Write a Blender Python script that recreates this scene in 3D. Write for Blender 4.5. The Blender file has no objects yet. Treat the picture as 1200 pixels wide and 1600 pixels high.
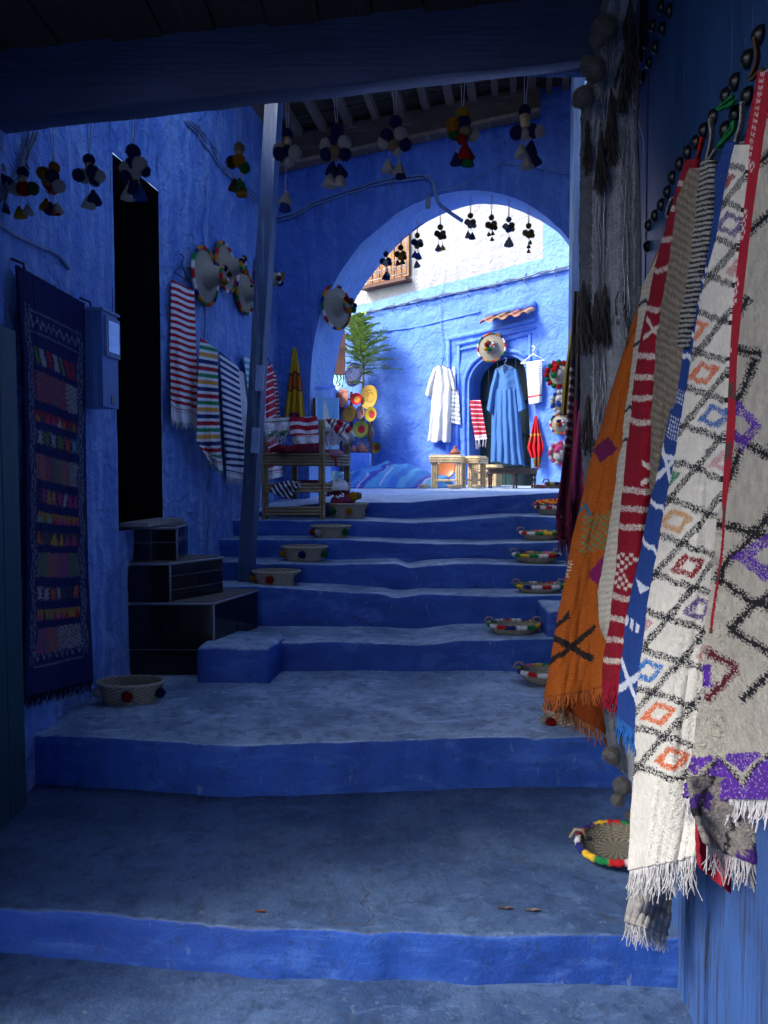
import bpy, bmesh, math, random
import numpy as np
from mathutils import Vector, Matrix, noise
random.seed(7)
RNG = np.random.default_rng(7)
sc = bpy.context.scene
COL = sc.collection

# ------------------------------------------------------------------ camera, world, sun, exposure
EYE = 1.51
PITCH = math.atan(60 / 1200)
cam_d = bpy.data.cameras.new('camera')
cam_d.sensor_fit = 'VERTICAL'; cam_d.sensor_height = 36; cam_d.lens = 27
cam_d.clip_start = 0.05; cam_d.clip_end = 600
cam = bpy.data.objects.new('camera', cam_d); COL.objects.link(cam)
cam.location = (0, 0, EYE); cam.rotation_euler = (math.pi / 2 - PITCH, 0, 0)
sc.camera = cam
sc.render.resolution_x = 768; sc.render.resolution_y = 1024

SUN_EL, SUN_AZ = math.radians(42), math.radians(-112)     # azimuth from +Y, clockwise
w = bpy.data.worlds.new('World'); sc.world = w; w.use_nodes = True
nt = w.node_tree
sky = nt.nodes.new('ShaderNodeTexSky'); sky.sky_type = 'NISHITA'; sky.sun_disc = False
sky.sun_elevation = SUN_EL; sky.sun_rotation = SUN_AZ
sky.air_density = 1.0; sky.dust_density = 2.0; sky.ozone_density = 1.0
bg = nt.nodes['Background']; bg.inputs['Strength'].default_value = 0.15
nt.links.new(sky.outputs[0], bg.inputs['Color'])
sun_d = bpy.data.lights.new('sun', 'SUN'); sun_d.energy = 1.4; sun_d.angle = math.radians(18)
sun_d.color = (1, 0.98, 0.94)
sun = bpy.data.objects.new('sun', sun_d); COL.objects.link(sun)
sd = Vector((math.sin(SUN_AZ) * math.cos(SUN_EL), math.cos(SUN_AZ) * math.cos(SUN_EL), math.sin(SUN_EL)))
sun.rotation_euler = sd.to_track_quat('Z', 'Y').to_euler(); sun.location = (0, 0, 20)
sc.view_settings.view_transform = 'Standard'; sc.view_settings.look = 'None'
sc.view_settings.gamma = 1; sc.view_settings.exposure = 1.7
sc.view_settings.use_curve_mapping = False
sc.render.engine = 'CYCLES'
sc.cycles.max_bounces = 10; sc.cycles.diffuse_bounces = 7

# ------------------------------------------------------------------ pixel -> place
CP, SP = math.cos(PITCH), math.sin(PITCH)
def rays(px, py):
    px = np.asarray(px, float); py = np.asarray(py, float)
    cx = (px - 600) / 1200; cy = (800 - py) / 1200
    return np.stack([cx + 0 * cy, CP + cy * SP + 0 * cx, -SP + cy * CP + 0 * cx], -1)
def nP(px, py, Y):
    d = rays(px, py); s = np.asarray(Y) / d[..., 1]
    return d * s[..., None] + np.array([0, 0, EYE])
def P(px, py, Y): return Vector(nP(px, py, Y))
def PZ(px, py, z):
    d = rays(px, py); s = (z - EYE) / d[2]
    return Vector(d * s) + Vector((0, 0, EYE))
def plane_fn(pt, n):
    pt = np.array(pt, float); n = np.array(n, float); n /= np.linalg.norm(n)
    o = np.array([0, 0, EYE])
    def f(px, py, off=0.0):
        d = rays(px, py)
        s = ((pt - o) @ n + np.asarray(off)) / (d @ n)
        return d * s[..., None] + o
    return f
FT, FY = 0.7, 11.43                    # far courtyard wall: Y = FY - FT x
FN = np.array([-FT, -1, 0]); FN = FN / np.linalg.norm(FN)
nFW = plane_fn((0, FY, 0), FN)
AT, AY = 0.15, 6.6                     # arch wall
AN = np.array([-AT, -1, 0]); AN = AN / np.linalg.norm(AN)
nAW = plane_fn((0, AY, 0), AN)
LW_PTS = [(-1.53, -6), (-1.51, 3.22), (-1.43, 4.1), (-1.34, 4.7), (-1.17, 5.15), (-0.925, 6.73), (-0.86, 7.2)]
def nLW(px, py, off=0.0):
    """left wall (a bent wall): offset towards the alley"""
    px, py, off = np.broadcast_arrays(np.asarray(px, float), np.asarray(py, float), np.asarray(off, float))
    d = rays(px, py); k = d[..., 0] / d[..., 1]
    best = np.full(px.shape, np.nan); 
    for (x0, y0), (x1, y1) in zip(LW_PTS[:-1], LW_PTS[1:]):
        m = (x1 - x0) / (y1 - y0)
        Y = (x0 + off - m * y0) / (k - m)
        ok = (Y >= y0 - 0.03) & (Y <= y1 + 0.03) & np.isnan(best)
        best = np.where(ok, Y, best)
    best = np.where(np.isnan(best), 5.0, best)
    return d * (best / d[..., 1])[..., None] + np.array([0, 0, EYE])
RX0, RS = 0.60, 0.136                  # right wall: x = RX0 + RS Y
RN = np.array([-1, RS, 0]); RN = RN / np.linalg.norm(RN)
nRW = plane_fn((RX0, 0, 0), RN)
def V(a): return Vector([float(t) for t in a])
def FW(px, py, off=0.0): return V(nFW(px, py, off))
def AW(px, py, off=0.0): return V(nAW(px, py, off))
def LW(px, py, off=0.0): return V(nLW(px, py, off))
def RW(px, py, off=0.0): return V(nRW(px, py, off))
def floor_z(Y): return 1.302 + (Y - 6.08) * 0.0105

# ------------------------------------------------------------------ objects
def tag(o, label, cat, group=None, kind=None):
    if label: o['label'] = label
    if cat: o['category'] = cat
    if group: o['group'] = group
    if kind: o['kind'] = kind
    return o
def thing(name, label, cat, loc=(0, 0, 0), group=None):
    o = bpy.data.objects.new(name, None); COL.objects.link(o); o.location = loc
    o.empty_display_size = 0.1
    return tag(o, label, cat, group)
def link_mesh(name, me, parent=None, loc=None):
    o = bpy.data.objects.new(name, me); COL.objects.link(o)
    if parent is not None: o.parent = parent
    if loc is not None: o.location = loc
    return o
def wloc(o):
    l = Vector(o.location)
    while o.parent is not None:
        o = o.parent; l += Vector(o.location)
    return l

class MB:
    def __init__(s): s.v = []; s.f = []; s.c = []; s.col = (1, 1, 1)
    def add(s, vs, fs, col=None):
        b = len(s.v); s.v += [tuple(x) for x in vs]
        s.f += [tuple(i + b for i in f) for f in fs]
        col = col or s.col
        s.c += [col] * len(vs)
    def box(s, c, size, rot=None, col=None):
        hx, hy, hz = size[0] / 2, size[1] / 2, size[2] / 2
        vs = [Vector((x * hx, y * hy, z * hz)) for z in (-1, 1) for x, y in ((-1, -1), (1, -1), (1, 1), (-1, 1))]
        if rot is not None: vs = [rot @ q for q in vs]
        s.add([Vector(c) + q for q in vs], [(3, 2, 1, 0), (4, 5, 6, 7), (0, 1, 5, 4), (1, 2, 6, 5), (2, 3, 7, 6), (3, 0, 4, 7)], col)
    def prism(s, poly, z0, z1, col=None):
        n = len(poly); vs = [(p[0], p[1], z0) for p in poly] + [(p[0], p[1], z1) for p in poly]
        fs = [tuple(range(n - 1, -1, -1)), tuple(range(n, 2 * n))] + [(i, (i + 1) % n, n + (i + 1) % n, n + i) for i in range(n)]
        s.add(vs, fs, col)
    def hexa(s, a, b, col=None):
        """two matching loops of n points joined into a solid"""
        n = len(a)
        fs = [tuple(range(n - 1, -1, -1)), tuple(range(n, 2 * n))] + [(i, (i + 1) % n, n + (i + 1) % n, n + i) for i in range(n)]
        s.add(list(a) + list(b), fs, col)
    def tube(s, pts, r, n=6, cap=True, col=None):
        pts = [Vector(p) for p in pts]
        rr = r if isinstance(r, (list, tuple)) else [r] * len(pts)
        vs = []; prev = None
        for i, p in enumerate(pts):
            t = (pts[min(i + 1, len(pts) - 1)] - pts[max(i - 1, 0)])
            if t.length < 1e-9: t = Vector((0, 0, 1))
            t.normalize()
            if prev is None:
                a = Vector((0, 0, 1)) if abs(t.z) < 0.9 else Vector((1, 0, 0))
                u = t.cross(a).normalized()
            else:
                u = (prev - t * prev.dot(t))
                u = u.normalized() if u.length > 1e-6 else t.orthogonal().normalized()
            prev = u; wv = t.cross(u)
            for k in range(n):
                an = 2 * math.pi * k / n
                vs.append(p + (u * math.cos(an) + wv * math.sin(an)) * rr[i])
        fs = []
        for i in range(len(pts) - 1):
            for k in range(n):
                fs.append((i * n + k, i * n + (k + 1) % n, (i + 1) * n + (k + 1) % n, (i + 1) * n + k))
        if cap:
            fs.append(tuple(range(n - 1, -1, -1))); m = (len(pts) - 1) * n
            fs.append(tuple(range(m, m + n)))
        s.add(vs, fs, col)
    def lathe(s, prof, c=(0, 0, 0), rot=None, n=32, sx=1, sy=1, colf=None, rad=None, close=True):
        """prof: list of (r, z[, colour])"""
        vs = []; cs = []
        for j, p in enumerate(prof):
            for k in range(n):
                an = 2 * math.pi * k / n
                r = p[0] if rad is None else p[0] + rad(j, k)
                q = Vector((r * math.cos(an) * sx, r * math.sin(an) * sy, p[1]))
                if rot is not None: q = rot @ q
                vs.append(Vector(c) + q)
                cs.append(colf(j, k) if colf else (p[2] if len(p) > 2 else s.col))
        fs = []
        for j in range(len(prof) - 1):
            for k in range(n):
                fs.append((j * n + k, j * n + (k + 1) % n, (j + 1) * n + (k + 1) % n, (j + 1) * n + k))
        if close:
            fs.append(tuple(range(n - 1, -1, -1))); m = (len(prof) - 1) * n
            fs.append(tuple(range(m, m + n)))
        b = len(s.v); s.v += [tuple(x) for x in vs]; s.f += [tuple(i + b for i in f) for f in fs]; s.c += cs
    def grid(s, A, col=None):
        """A: nested [i][j] of points"""
        ni, nj = len(A), len(A[0])
        vs = [p for row in A for p in row]
        fs = [(i * nj + j, i * nj + j + 1, (i + 1) * nj + j + 1, (i + 1) * nj + j) for i in range(ni - 1) for j in range(nj - 1)]
        s.add(vs, fs, col)
    def mesh(s, name, mat, smooth=False, org=(0, 0, 0)):
        me = bpy.data.meshes.new(name)
        a = np.array(s.v, float) - np.array(org, float)
        me.from_pydata(a.tolist(), [], s.f)
        me.materials.append(mat)
        at = me.attributes.new('Col', 'FLOAT_COLOR', 'POINT')
        c = np.ones((len(s.v), 4)); c[:, :3] = np.array(s.c, float)
        at.data.foreach_set('color', c.ravel())
        if smooth: me.polygons.foreach_set('use_smooth', [True] * len(me.polygons))
        return me
    def build(s, name, mat, parent=None, smooth=False, org=None):
        base = wloc(parent) if parent is not None else Vector((0, 0, 0))
        o = Vector(org) if org is not None else base
        ob = link_mesh(name, s.mesh(name, mat, smooth, o), parent, o - base)
        return ob

def np_grid(name, A, C, mat, parent=None, thick=0.0, smooth=True, org=None):
    """A [nu,nv,3] points, C [nu,nv,3] colours -> one mesh"""
    nu, nv = A.shape[:2]
    base = wloc(parent) if parent is not None else Vector((0, 0, 0))
    o = Vector(org) if org is not None else base
    me = bpy.data.meshes.new(name)
    idx = np.arange(nu * nv).reshape(nu, nv)
    q = np.stack([idx[:-1, :-1], idx[1:, :-1], idx[1:, 1:], idx[:-1, 1:]], -1).reshape(-1, 4)
    me.vertices.add(nu * nv); me.vertices.foreach_set('co', (A.reshape(-1, 3) - np.array(o)).ravel())
    me.loops.add(q.size); me.loops.foreach_set('vertex_index', q.ravel().astype(np.int32))
    me.polygons.add(len(q)); me.polygons.foreach_set('loop_start', np.arange(0, q.size, 4, dtype=np.int32))
    me.update(calc_edges=True); me.validate()
    at = me.attributes.new('Col', 'FLOAT_COLOR', 'POINT')
    c = np.ones((nu * nv, 4)); c[:, :3] = C.reshape(-1, 3); at.data.foreach_set('color', c.ravel())
    me.materials.append(mat)
    if smooth: me.polygons.foreach_set('use_smooth', np.ones(len(q), bool))
    ob = link_mesh(name, me, parent, o - base)
    if thick:
        m = ob.modifiers.new('thickness', 'SOLIDIFY'); m.thickness = thick; m.offset = 0
    return ob

# ------------------------------------------------------------------ materials
def nodes(name):
    m = bpy.data.materials.new(name); m.use_nodes = True
    return m, m.node_tree, m.node_tree.nodes['Principled BSDF']
def N(t, typ, **kw):
    n = t.nodes.new('ShaderNode' + typ)
    for k, v in kw.items():
        if hasattr(n, k): setattr(n, k, v)
        else: n.inputs[k].default_value = v
    return n
def ramp(t, src, stops):
    r = t.nodes.new('ShaderNodeValToRGB'); e = r.color_ramp.elements
    while len(e) < len(stops): e.new(0.5)
    for el, (p, c) in zip(e, stops):
        el.position = p; el.color = (c if len(c) == 4 else (*c, 1)) if isinstance(c, (tuple, list)) else (c, c, c, 1)
    t.links.new(src, r.inputs[0]); return r.outputs[0]
def mixc(t, fac, a, b, mode='MIX'):
    n = t.nodes.new('ShaderNodeMix'); n.data_type = 'RGBA'; n.blend_type = mode
    for sock, v in ((n.inputs[0], fac), (n.inputs[6], a), (n.inputs[7], b)):
        if hasattr(v, 'is_linked'): t.links.new(v, sock)
        elif isinstance(v, (tuple, list)): sock.default_value = (*v, 1) if len(v) == 3 else v
        else: sock.default_value = v
    return n.outputs[2]
def coord(t, kind='pos', scale=(1, 1, 1)):
    if kind == 'pos': o = t.nodes.new('ShaderNodeNewGeometry').outputs['Position']
    else: o = t.nodes.new('ShaderNodeTexCoord').outputs['Object']
    mp = t.nodes.new('ShaderNodeMapping'); mp.inputs['Scale'].default_value = scale
    t.links.new(o, mp.inputs[0]); return mp.outputs[0]
def tex_noise(t, vec, scale, detail=5, rough=0.55, dist=0.0):
    n = N(t, 'TexNoise', Scale=scale, Detail=detail, Roughness=rough, Distortion=dist)
    t.links.new(vec, n.inputs['Vector']); return n.outputs[0]
def bump(t, b, h, strength, dist=0.02, prev=None):
    n = N(t, 'Bump', Strength=strength, Distance=dist); t.links.new(h, n.inputs['Height'])
    if prev is not None: t.links.new(prev, n.inputs['Normal'])
    t.links.new(n.outputs[0], b.inputs['Normal']); return n.outputs[0]

def plaster(name, c1, c2, pale, dark=(0.02, 0.05, 0.2), pale_amt=0.5, streak=0.5, bstr=0.6, bscale=14, rough=0.75):
    m, t, b = nodes(name); b.inputs['Roughness'].default_value = rough
    p = coord(t)
    base = mixc(t, ramp(t, tex_noise(t, p, 1.6, 6), [(0.35, 0.0), (0.65, 1.0)]), c1, c2)
    ps = coord(t, scale=(9, 9, 0.9))
    st = ramp(t, tex_noise(t, ps, 1.6, 6, 0.65), [(0.47, 0.0), (0.66, 1.0)])
    sm = N(t, 'Math', operation='MULTIPLY'); sm.inputs[1].default_value = streak; t.links.new(st, sm.inputs[0])
    c = mixc(t, sm.outputs[0], base, pale)
    pm = ramp(t, tex_noise(t, p, 7, 8, 0.65, 0.4), [(0.54, 0.0), (0.7, pale_amt)])
    c = mixc(t, pm, c, pale)
    dm = ramp(t, tex_noise(t, p, 4.3, 8, 0.7, 0.8), [(0.58, 0.0), (0.76, 0.55)])
    c = mixc(t, dm, c, dark)
    t.links.new(c, b.inputs['Base Color'])
    n1 = bump(t, b, tex_noise(t, p, bscale, 6, 0.6, 0.5), bstr, 0.05)
    bump(t, b, tex_noise(t, p, 90, 4, 0.6), bstr * 0.4, 0.008, n1)
    return m
BLUE1, BLUE2, BPALE = (0.035, 0.12, 0.60), (0.06, 0.18, 0.72), (0.17, 0.32, 0.80)
M_plaster = plaster('blue_plaster', (0.085, 0.20, 0.60), (0.12, 0.26, 0.67), (0.30, 0.45, 0.76), dark=(0.03, 0.08, 0.30), pale_amt=0.75, streak=0.7, bstr=1.2)
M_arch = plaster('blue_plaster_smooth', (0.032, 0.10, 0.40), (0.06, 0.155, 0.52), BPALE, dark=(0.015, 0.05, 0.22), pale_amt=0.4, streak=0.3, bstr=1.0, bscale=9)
M_far = plaster('blue_plaster_courtyard', (0.095, 0.245, 0.80), (0.13, 0.295, 0.84), (0.22, 0.39, 0.88), dark=(0.07, 0.185, 0.70), pale_amt=0.35, streak=0.15, bstr=0.9, bscale=8)
M_farpale = plaster('pale_blue_plaster', (0.16, 0.34, 0.80), (0.22, 0.42, 0.84), (0.34, 0.52, 0.88), dark=(0.1, 0.26, 0.75), pale_amt=0.4, streak=0.3, bstr=0.6)
M_white = plaster('white_limewash', (0.37, 0.375, 0.36), (0.43, 0.435, 0.42), (0.48, 0.485, 0.475), dark=(0.18, 0.175, 0.155), pale_amt=0.5, streak=0.5, bstr=0.6)

def simple(name, c, rough=0.7, var=0.25, bstr=0.2, bscale=60, metal=0.0, kind='obj', spec=0.5, stretch=(1, 1, 1)):
    m, t, b = nodes(name); b.inputs['Roughness'].default_value = rough; b.inputs['Metallic'].default_value = metal
    b.inputs['Specular IOR Level'].default_value = spec
    p = coord(t, kind, stretch)
    f = ramp(t, tex_noise(t, p, bscale * 0.3, 6), [(0.3, 0.0), (0.7, 1.0)])
    c2 = tuple(x * (1 - var) for x in c)
    t.links.new(mixc(t, f, c2, c), b.inputs['Base Color'])
    bump(t, b, tex_noise(t, p, bscale, 5), bstr, 0.01)
    return m
def attr_mat(name, rough=0.9, scale=220, bstr=0.5, var=0.18, kind='pos', dist=0.004, sheen=0.0, aniso=(1, 1, 1)):
    m, t, b = nodes(name); b.inputs['Roughness'].default_value = rough
    b.inputs['Specular IOR Level'].default_value = 0.2
    b.inputs['Sheen Weight'].default_value = sheen
    a = N(t, 'Attribute', attribute_name='Col')
    p = coord(t, kind, aniso)
    f = ramp(t, tex_noise(t, p, scale * 0.35, 5, 0.65), [(0.3, 1 - var), (0.7, 1.0)])
    t.links.new(mixc(t, 1.0, a.outputs['Color'], f, 'MULTIPLY'), b.inputs['Base Color'])
    bump(t, b, tex_noise(t, p, scale, 4, 0.7), bstr, dist)
    return m
M_cloth = attr_mat('woven_cloth', scale=260, bstr=0.5)
M_wool = attr_mat('wool_rug', scale=170, bstr=0.9, dist=0.008, var=0.22)
M_shag = attr_mat('shaggy_wool', scale=90, bstr=1.0, dist=0.03, var=0.35)
M_attr_gloss = attr_mat('glazed_ceramic', rough=0.6, scale=40, bstr=0.05, var=0.1, kind='obj', sheen=0)
M_straw = attr_mat('straw', scale=300, bstr=0.6, var=0.35, kind='obj', sheen=0)
M_yarn = attr_mat('yarn', scale=240, bstr=1.0, var=0.3, kind='obj', dist=0.006, sheen=0)
M_bamboo = attr_mat('bamboo', rough=0.5, scale=50, bstr=0.2, var=0.35, sheen=0)
M_paint = attr_mat('painted_picture', rough=0.6, scale=60, bstr=0.1, var=0.15, sheen=0)
YC = dict(white=(0.75, 0.73, 0.70), navy=(0.02, 0.025, 0.16), red=(0.50, 0.015, 0.02), green=(0.01, 0.20, 0.06), orange=(0.62, 0.25, 0.02),
          yellow=(0.75, 0.45, 0.03), tan=(0.45, 0.33, 0.20), blue=(0.03, 0.09, 0.45), pink=(0.75, 0.10, 0.28), grey=(0.32, 0.31, 0.31), olive=(0.20, 0.17, 0.05), brown=(0.12, 0.06, 0.03))
def yarn_mat(k):
    n = 'yarn_' + k
    if n in bpy.data.materials: return bpy.data.materials[n]
    return simple(n, YC[k], 0.95, 0.45, 1.0, 140, spec=0.15)
M_string = simple('string', (0.35, 0.35, 0.4), 0.9, 0.2, 0.1)
M_wire = simple('dull_wire', (0.10, 0.13, 0.22), 0.6, 0.4, 0.1)
M_wire_pale = simple('painted_wire', (0.16, 0.24, 0.45), 0.6, 0.4, 0.1)
M_black = simple('black_metal', (0.02, 0.02, 0.025), 0.4, 0.3, 0.1)
M_whiteplastic = simple('white_plastic', (0.8, 0.82, 0.85), 0.4, 0.05, 0.05)
M_darkwood = simple('dark_carved_wood', (0.055, 0.03, 0.02), 0.4, 0.5, 0.3, 40)
M_brownwood = simple('red_brown_wood', (0.16, 0.06, 0.04), 0.6, 0.4, 0.3, 30, stretch=(4, 4, 0.4))
M_terra = simple('terracotta', (0.42, 0.14, 0.07), 0.7, 0.3, 0.2, 40)
M_greenwood = simple('dark_green_wood', (0.008, 0.05, 0.055), 0.6, 0.5, 0.4, 40, stretch=(4, 4, 0.5))
M_straw_plain = simple('pale_straw', (0.42, 0.34, 0.22), 0.85, 0.4, 0.6, 120)
M_tile = simple('black_tile', (0.006, 0.007, 0.010), 0.12, 0.3, 0.02, 20, kind='pos')
M_grout = simple('pale_grout', (0.14, 0.155, 0.19), 0.9, 0.3, 0.2, kind='pos')
M_trim = simple('grey_metal_trim', (0.22, 0.23, 0.27), 0.45, 0.3, 0.1, kind='pos')
M_slab = simple('brown_grey_slab', (0.14, 0.12, 0.11), 0.6, 0.3, 0.2, kind='pos')

def painted_wood(name, c, worn, axis=(14, 14, 0.7), amt=0.6, rough=0.55, th=(0.55, 0.68)):
    m, t, b = nodes(name); b.inputs['Roughness'].default_value = rough
    p = coord(t, scale=axis)
    n = tex_noise(t, p, 2.5, 8, 0.7, 0.3)
    base = mixc(t, ramp(t, tex_noise(t, coord(t), 3, 5), [(0.35, 0.0), (0.65, 1.0)]), tuple(x * 0.65 for x in c), c)
    col = mixc(t, ramp(t, n, [(th[0], 0.0), (th[1], amt)]), base, worn)
    t.links.new(col, b.inputs['Base Color'])
    bump(t, b, n, 0.5, 0.015)
    return m
M_post = painted_wood('worn_blue_post', (0.025, 0.065, 0.16), (0.16, 0.22, 0.30), amt=0.7)
M_beam = painted_wood('dusty_blue_beam', (0.026, 0.045, 0.105), (0.06, 0.08, 0.14), axis=(0.7, 14, 14), amt=0.5)
M_door = painted_wood('blue_door_wood', (0.008, 0.045, 0.16), (0.16, 0.24, 0.40), axis=(20, 20, 0.6), amt=0.3, rough=0.4)
M_jamb = painted_wood('peeling_blue_wood', (0.022, 0.08, 0.27), (0.01, 0.018, 0.045), axis=(18, 18, 1.2), amt=0.9, rough=0.75, th=(0.52, 0.60))
M_teal = painted_wood('teal_door_wood', (0.008, 0.06, 0.085), (0.01, 0.035, 0.055), amt=0.4)
M_rafter = painted_wood('old_rafter_wood', (0.26, 0.175, 0.12), (0.46, 0.39, 0.33), axis=(10, 1, 10), amt=0.6, rough=0.8)
M_board = painted_wood('old_roof_board', (0.085, 0.06, 0.045), (0.28, 0.22, 0.18), axis=(1, 8, 8), amt=0.5, rough=0.9)
M_ceil = painted_wood('dark_ceiling_board', (0.025, 0.02, 0.02), (0.05, 0.05, 0.055), axis=(8, 1, 8), amt=0.5, rough=0.9)

def step_material(name='painted_cement_step', ca=(0.14, 0.22, 0.35), cb=(0.34, 0.45, 0.60)):
    m, t, b = nodes(name); b.inputs['Roughness'].default_value = 0.62
    p = coord(t)
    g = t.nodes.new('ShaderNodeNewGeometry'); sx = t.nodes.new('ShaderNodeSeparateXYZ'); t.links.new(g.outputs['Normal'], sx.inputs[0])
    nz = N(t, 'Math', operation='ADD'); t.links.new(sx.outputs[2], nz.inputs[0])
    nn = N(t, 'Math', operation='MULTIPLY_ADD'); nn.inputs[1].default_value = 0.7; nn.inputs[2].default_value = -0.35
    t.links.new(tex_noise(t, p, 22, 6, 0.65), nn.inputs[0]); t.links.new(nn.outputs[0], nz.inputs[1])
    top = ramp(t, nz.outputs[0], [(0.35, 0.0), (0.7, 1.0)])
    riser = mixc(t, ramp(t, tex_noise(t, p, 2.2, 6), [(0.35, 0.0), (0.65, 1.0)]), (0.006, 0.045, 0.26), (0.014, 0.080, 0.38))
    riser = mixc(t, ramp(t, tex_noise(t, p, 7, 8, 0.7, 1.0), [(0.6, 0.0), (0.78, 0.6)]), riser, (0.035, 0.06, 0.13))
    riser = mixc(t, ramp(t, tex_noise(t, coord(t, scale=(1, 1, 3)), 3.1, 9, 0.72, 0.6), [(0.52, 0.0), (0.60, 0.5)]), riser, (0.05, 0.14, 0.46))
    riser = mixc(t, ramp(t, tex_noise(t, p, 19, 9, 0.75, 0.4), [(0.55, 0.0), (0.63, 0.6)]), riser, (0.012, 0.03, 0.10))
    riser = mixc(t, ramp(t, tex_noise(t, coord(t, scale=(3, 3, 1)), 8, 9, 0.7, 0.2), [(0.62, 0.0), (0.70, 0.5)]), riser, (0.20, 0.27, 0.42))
    cem = mixc(t, ramp(t, tex_noise(t, p, 2.6, 8, 0.65, 0.5), [(0.40, 0.0), (0.60, 1.0)]), ca, cb)
    cem = mixc(t, ramp(t, tex_noise(t, p, 1.1, 5, 0.6, 0.6), [(0.52, 0.0), (0.72, 0.55)]), cem, (0.06, 0.125, 0.29))
    cem = mixc(t, ramp(t, tex_noise(t, p, 9, 9, 0.72, 1.2), [(0.56, 0.0), (0.7, 0.7)]), cem, (0.035, 0.04, 0.055))
    cem = mixc(t, ramp(t, tex_noise(t, p, 40, 6, 0.7), [(0.60, 0.0), (0.74, 0.5)]), cem, (0.28, 0.32, 0.38))
    cem = mixc(t, ramp(t, tex_noise(t, p, 16, 9, 0.75, 0.3), [(0.50, 0.0), (0.60, 0.55)]), cem, tuple(x * .45 for x in ca))
    cem = mixc(t, ramp(t, tex_noise(t, coord(t, scale=(1, 2.2, 1)), 5.5, 9, 0.75, 0.9), [(0.55, 0.0), (0.60, 0.5)]), cem, tuple(min(1, x * 1.35) for x in cb))
    v = N(t, 'TexVoronoi', Scale=1.7, feature='DISTANCE_TO_EDGE'); 
    wn = t.nodes.new('ShaderNodeVectorMath'); wn.operation = 'MULTIPLY_ADD'
    nz2 = N(t, 'TexNoise', Scale=3.0, Detail=6); t.links.new(p, nz2.inputs['Vector'])
    wn.inputs[1].default_value = (0.5, 0.5, 0.5); t.links.new(nz2.outputs['Color'], wn.inputs[0]); t.links.new(p, wn.inputs[2])
    t.links.new(wn.outputs[0], v.inputs['Vector'])
    crack = ramp(t, v.outputs['Distance'], [(0.0, 1.0), (0.007, 0.0)])
    cm = N(t, 'Math', operation='MULTIPLY'); t.links.new(crack, cm.inputs[0]); t.links.new(ramp(t, tex_noise(t, p, 2.1, 3), [(0.56, 0.0), (0.66, 0.55)]), cm.inputs[1])
    cem = mixc(t, cm.outputs[0], cem, (0.04, 0.045, 0.06))
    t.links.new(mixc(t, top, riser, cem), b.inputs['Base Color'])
    n1 = bump(t, b, tex_noise(t, p, 6, 9, 0.7, 0.2), 0.3, 0.03)
    n2 = bump(t, b, tex_noise(t, p, 45, 8, 0.75), 0.5, 0.008, n1)
    inv = N(t, 'Math', operation='SUBTRACT'); inv.inputs[0].default_value = 1.0; t.links.new(cm.outputs[0], inv.inputs[1])
    bump(t, b, inv.outputs[0], 0.5, 0.008, n2)
    return m
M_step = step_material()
M_step_shaded = step_material('worn_blue_step_shaded', (0.020, 0.052, 0.135), (0.052, 0.098, 0.20))  # bluer worn cement; dimmer light on the near floor is put into its colour
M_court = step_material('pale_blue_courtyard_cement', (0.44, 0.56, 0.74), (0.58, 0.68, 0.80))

# ------------------------------------------------------------------ ground and stairs
def struct(o): o['kind'] = 'structure'; return o
def fbm(p, s, o=3): return noise.fractal(Vector(p) * s, 1.0, 2.0, o)

mb = MB(); mb.add([(-150, -150, -0.012), (150, -150, -0.012), (150, 150, -0.012), (-150, 150, -0.012)], [(0, 1, 2, 3)])
struct(mb.build('ground', M_step_shaded))
mb = MB()
mb.grid([[Vector((x, y, 0.004 + 0.012 * fbm((x, y, 0), 1.3))) for x in np.linspace(-1.6, 1.3, 40)] for y in np.linspace(-3, 2.6, 60)])
for i, f in enumerate(mb.f): mb.f[i] = f
struct(mb.build('alley_floor', M_step_shaded, smooth=True))

def poly_at(pts, x):
    xs = [p[0] for p in pts]; ys = [p[1] for p in pts]
    return float(np.interp(x, xs, ys))
NOSE = [
    (0.163, 0.0, [(-200, 1400), (0, 1417), (150, 1424), (300, 1440), (430, 1452), (600, 1457), (800, 1460), (1080, 1466), (1200, 1468)]),
    (0.39, 0.165, [(40, 1146), (200, 1155), (370, 1164), (480, 1160), (560, 1158), (640, 1156), (760, 1152), (880, 1150), (1000, 1152)]),
    (0.579, 0.39, [(300, 1003), (440, 1003), (560, 1003), (650, 1008), (680, 1006), (720, 1000), (840, 998), (1000, 996)]),
    (0.758, 0.579, [(300, 916), (400, 916), (480, 921), (600, 928), (615, 932), (635, 932), (660, 928), (760, 931), (870, 930), (1000, 930)]),
    (0.916, 0.758, [(345, 878), (520, 882), (620, 880), (640, 887), (670, 883), (720, 880), (890, 884), (1000, 886)]),
    (1.042, 0.916, [(380, 843), (520, 843), (640, 848), (750, 850), (890, 846), (1000, 845)]),
    (1.173, 1.042, [(380, 812), (545, 813), (640, 816), (700, 814), (800, 806), (880, 808), (1000, 808)]),
    (1.302, 1.173, [(380, 800), (445, 797), (470, 789), (520, 784), (640, 785), (700, 779), (790, 774), (865, 770), (1000, 768)]),
]
NOSE_Y = [None, None, 4.30, 4.75, 5.02, 5.30, 5.62, 6.08]
nose_world = []; nose_zs = []
for (z, zb, pts), ny in zip(NOSE, NOSE_Y):
    if ny is None:
        nose_world.append(sorted([(p.x, p.y) for p in (PZ(a, b, z) for a, b in pts)])); nose_zs.append([(0, z)])
    else:
        q = [P(a, b, ny) for a, b in pts]
        nose_world.append([(0, ny)]); nose_zs.append(sorted([(p.x, p.z) for p in q]))
def nose_y(i, x): return poly_at(nose_world[i], x) + (0.008 if i < 2 else .004) * fbm((x, i * 7.3, 0), 6) + (0.012 if i < 2 else .006) * fbm((x, i * 3.1, 4), 1.1)
def nose_z(i, x): return poly_at(nose_zs[i], x)
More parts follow.
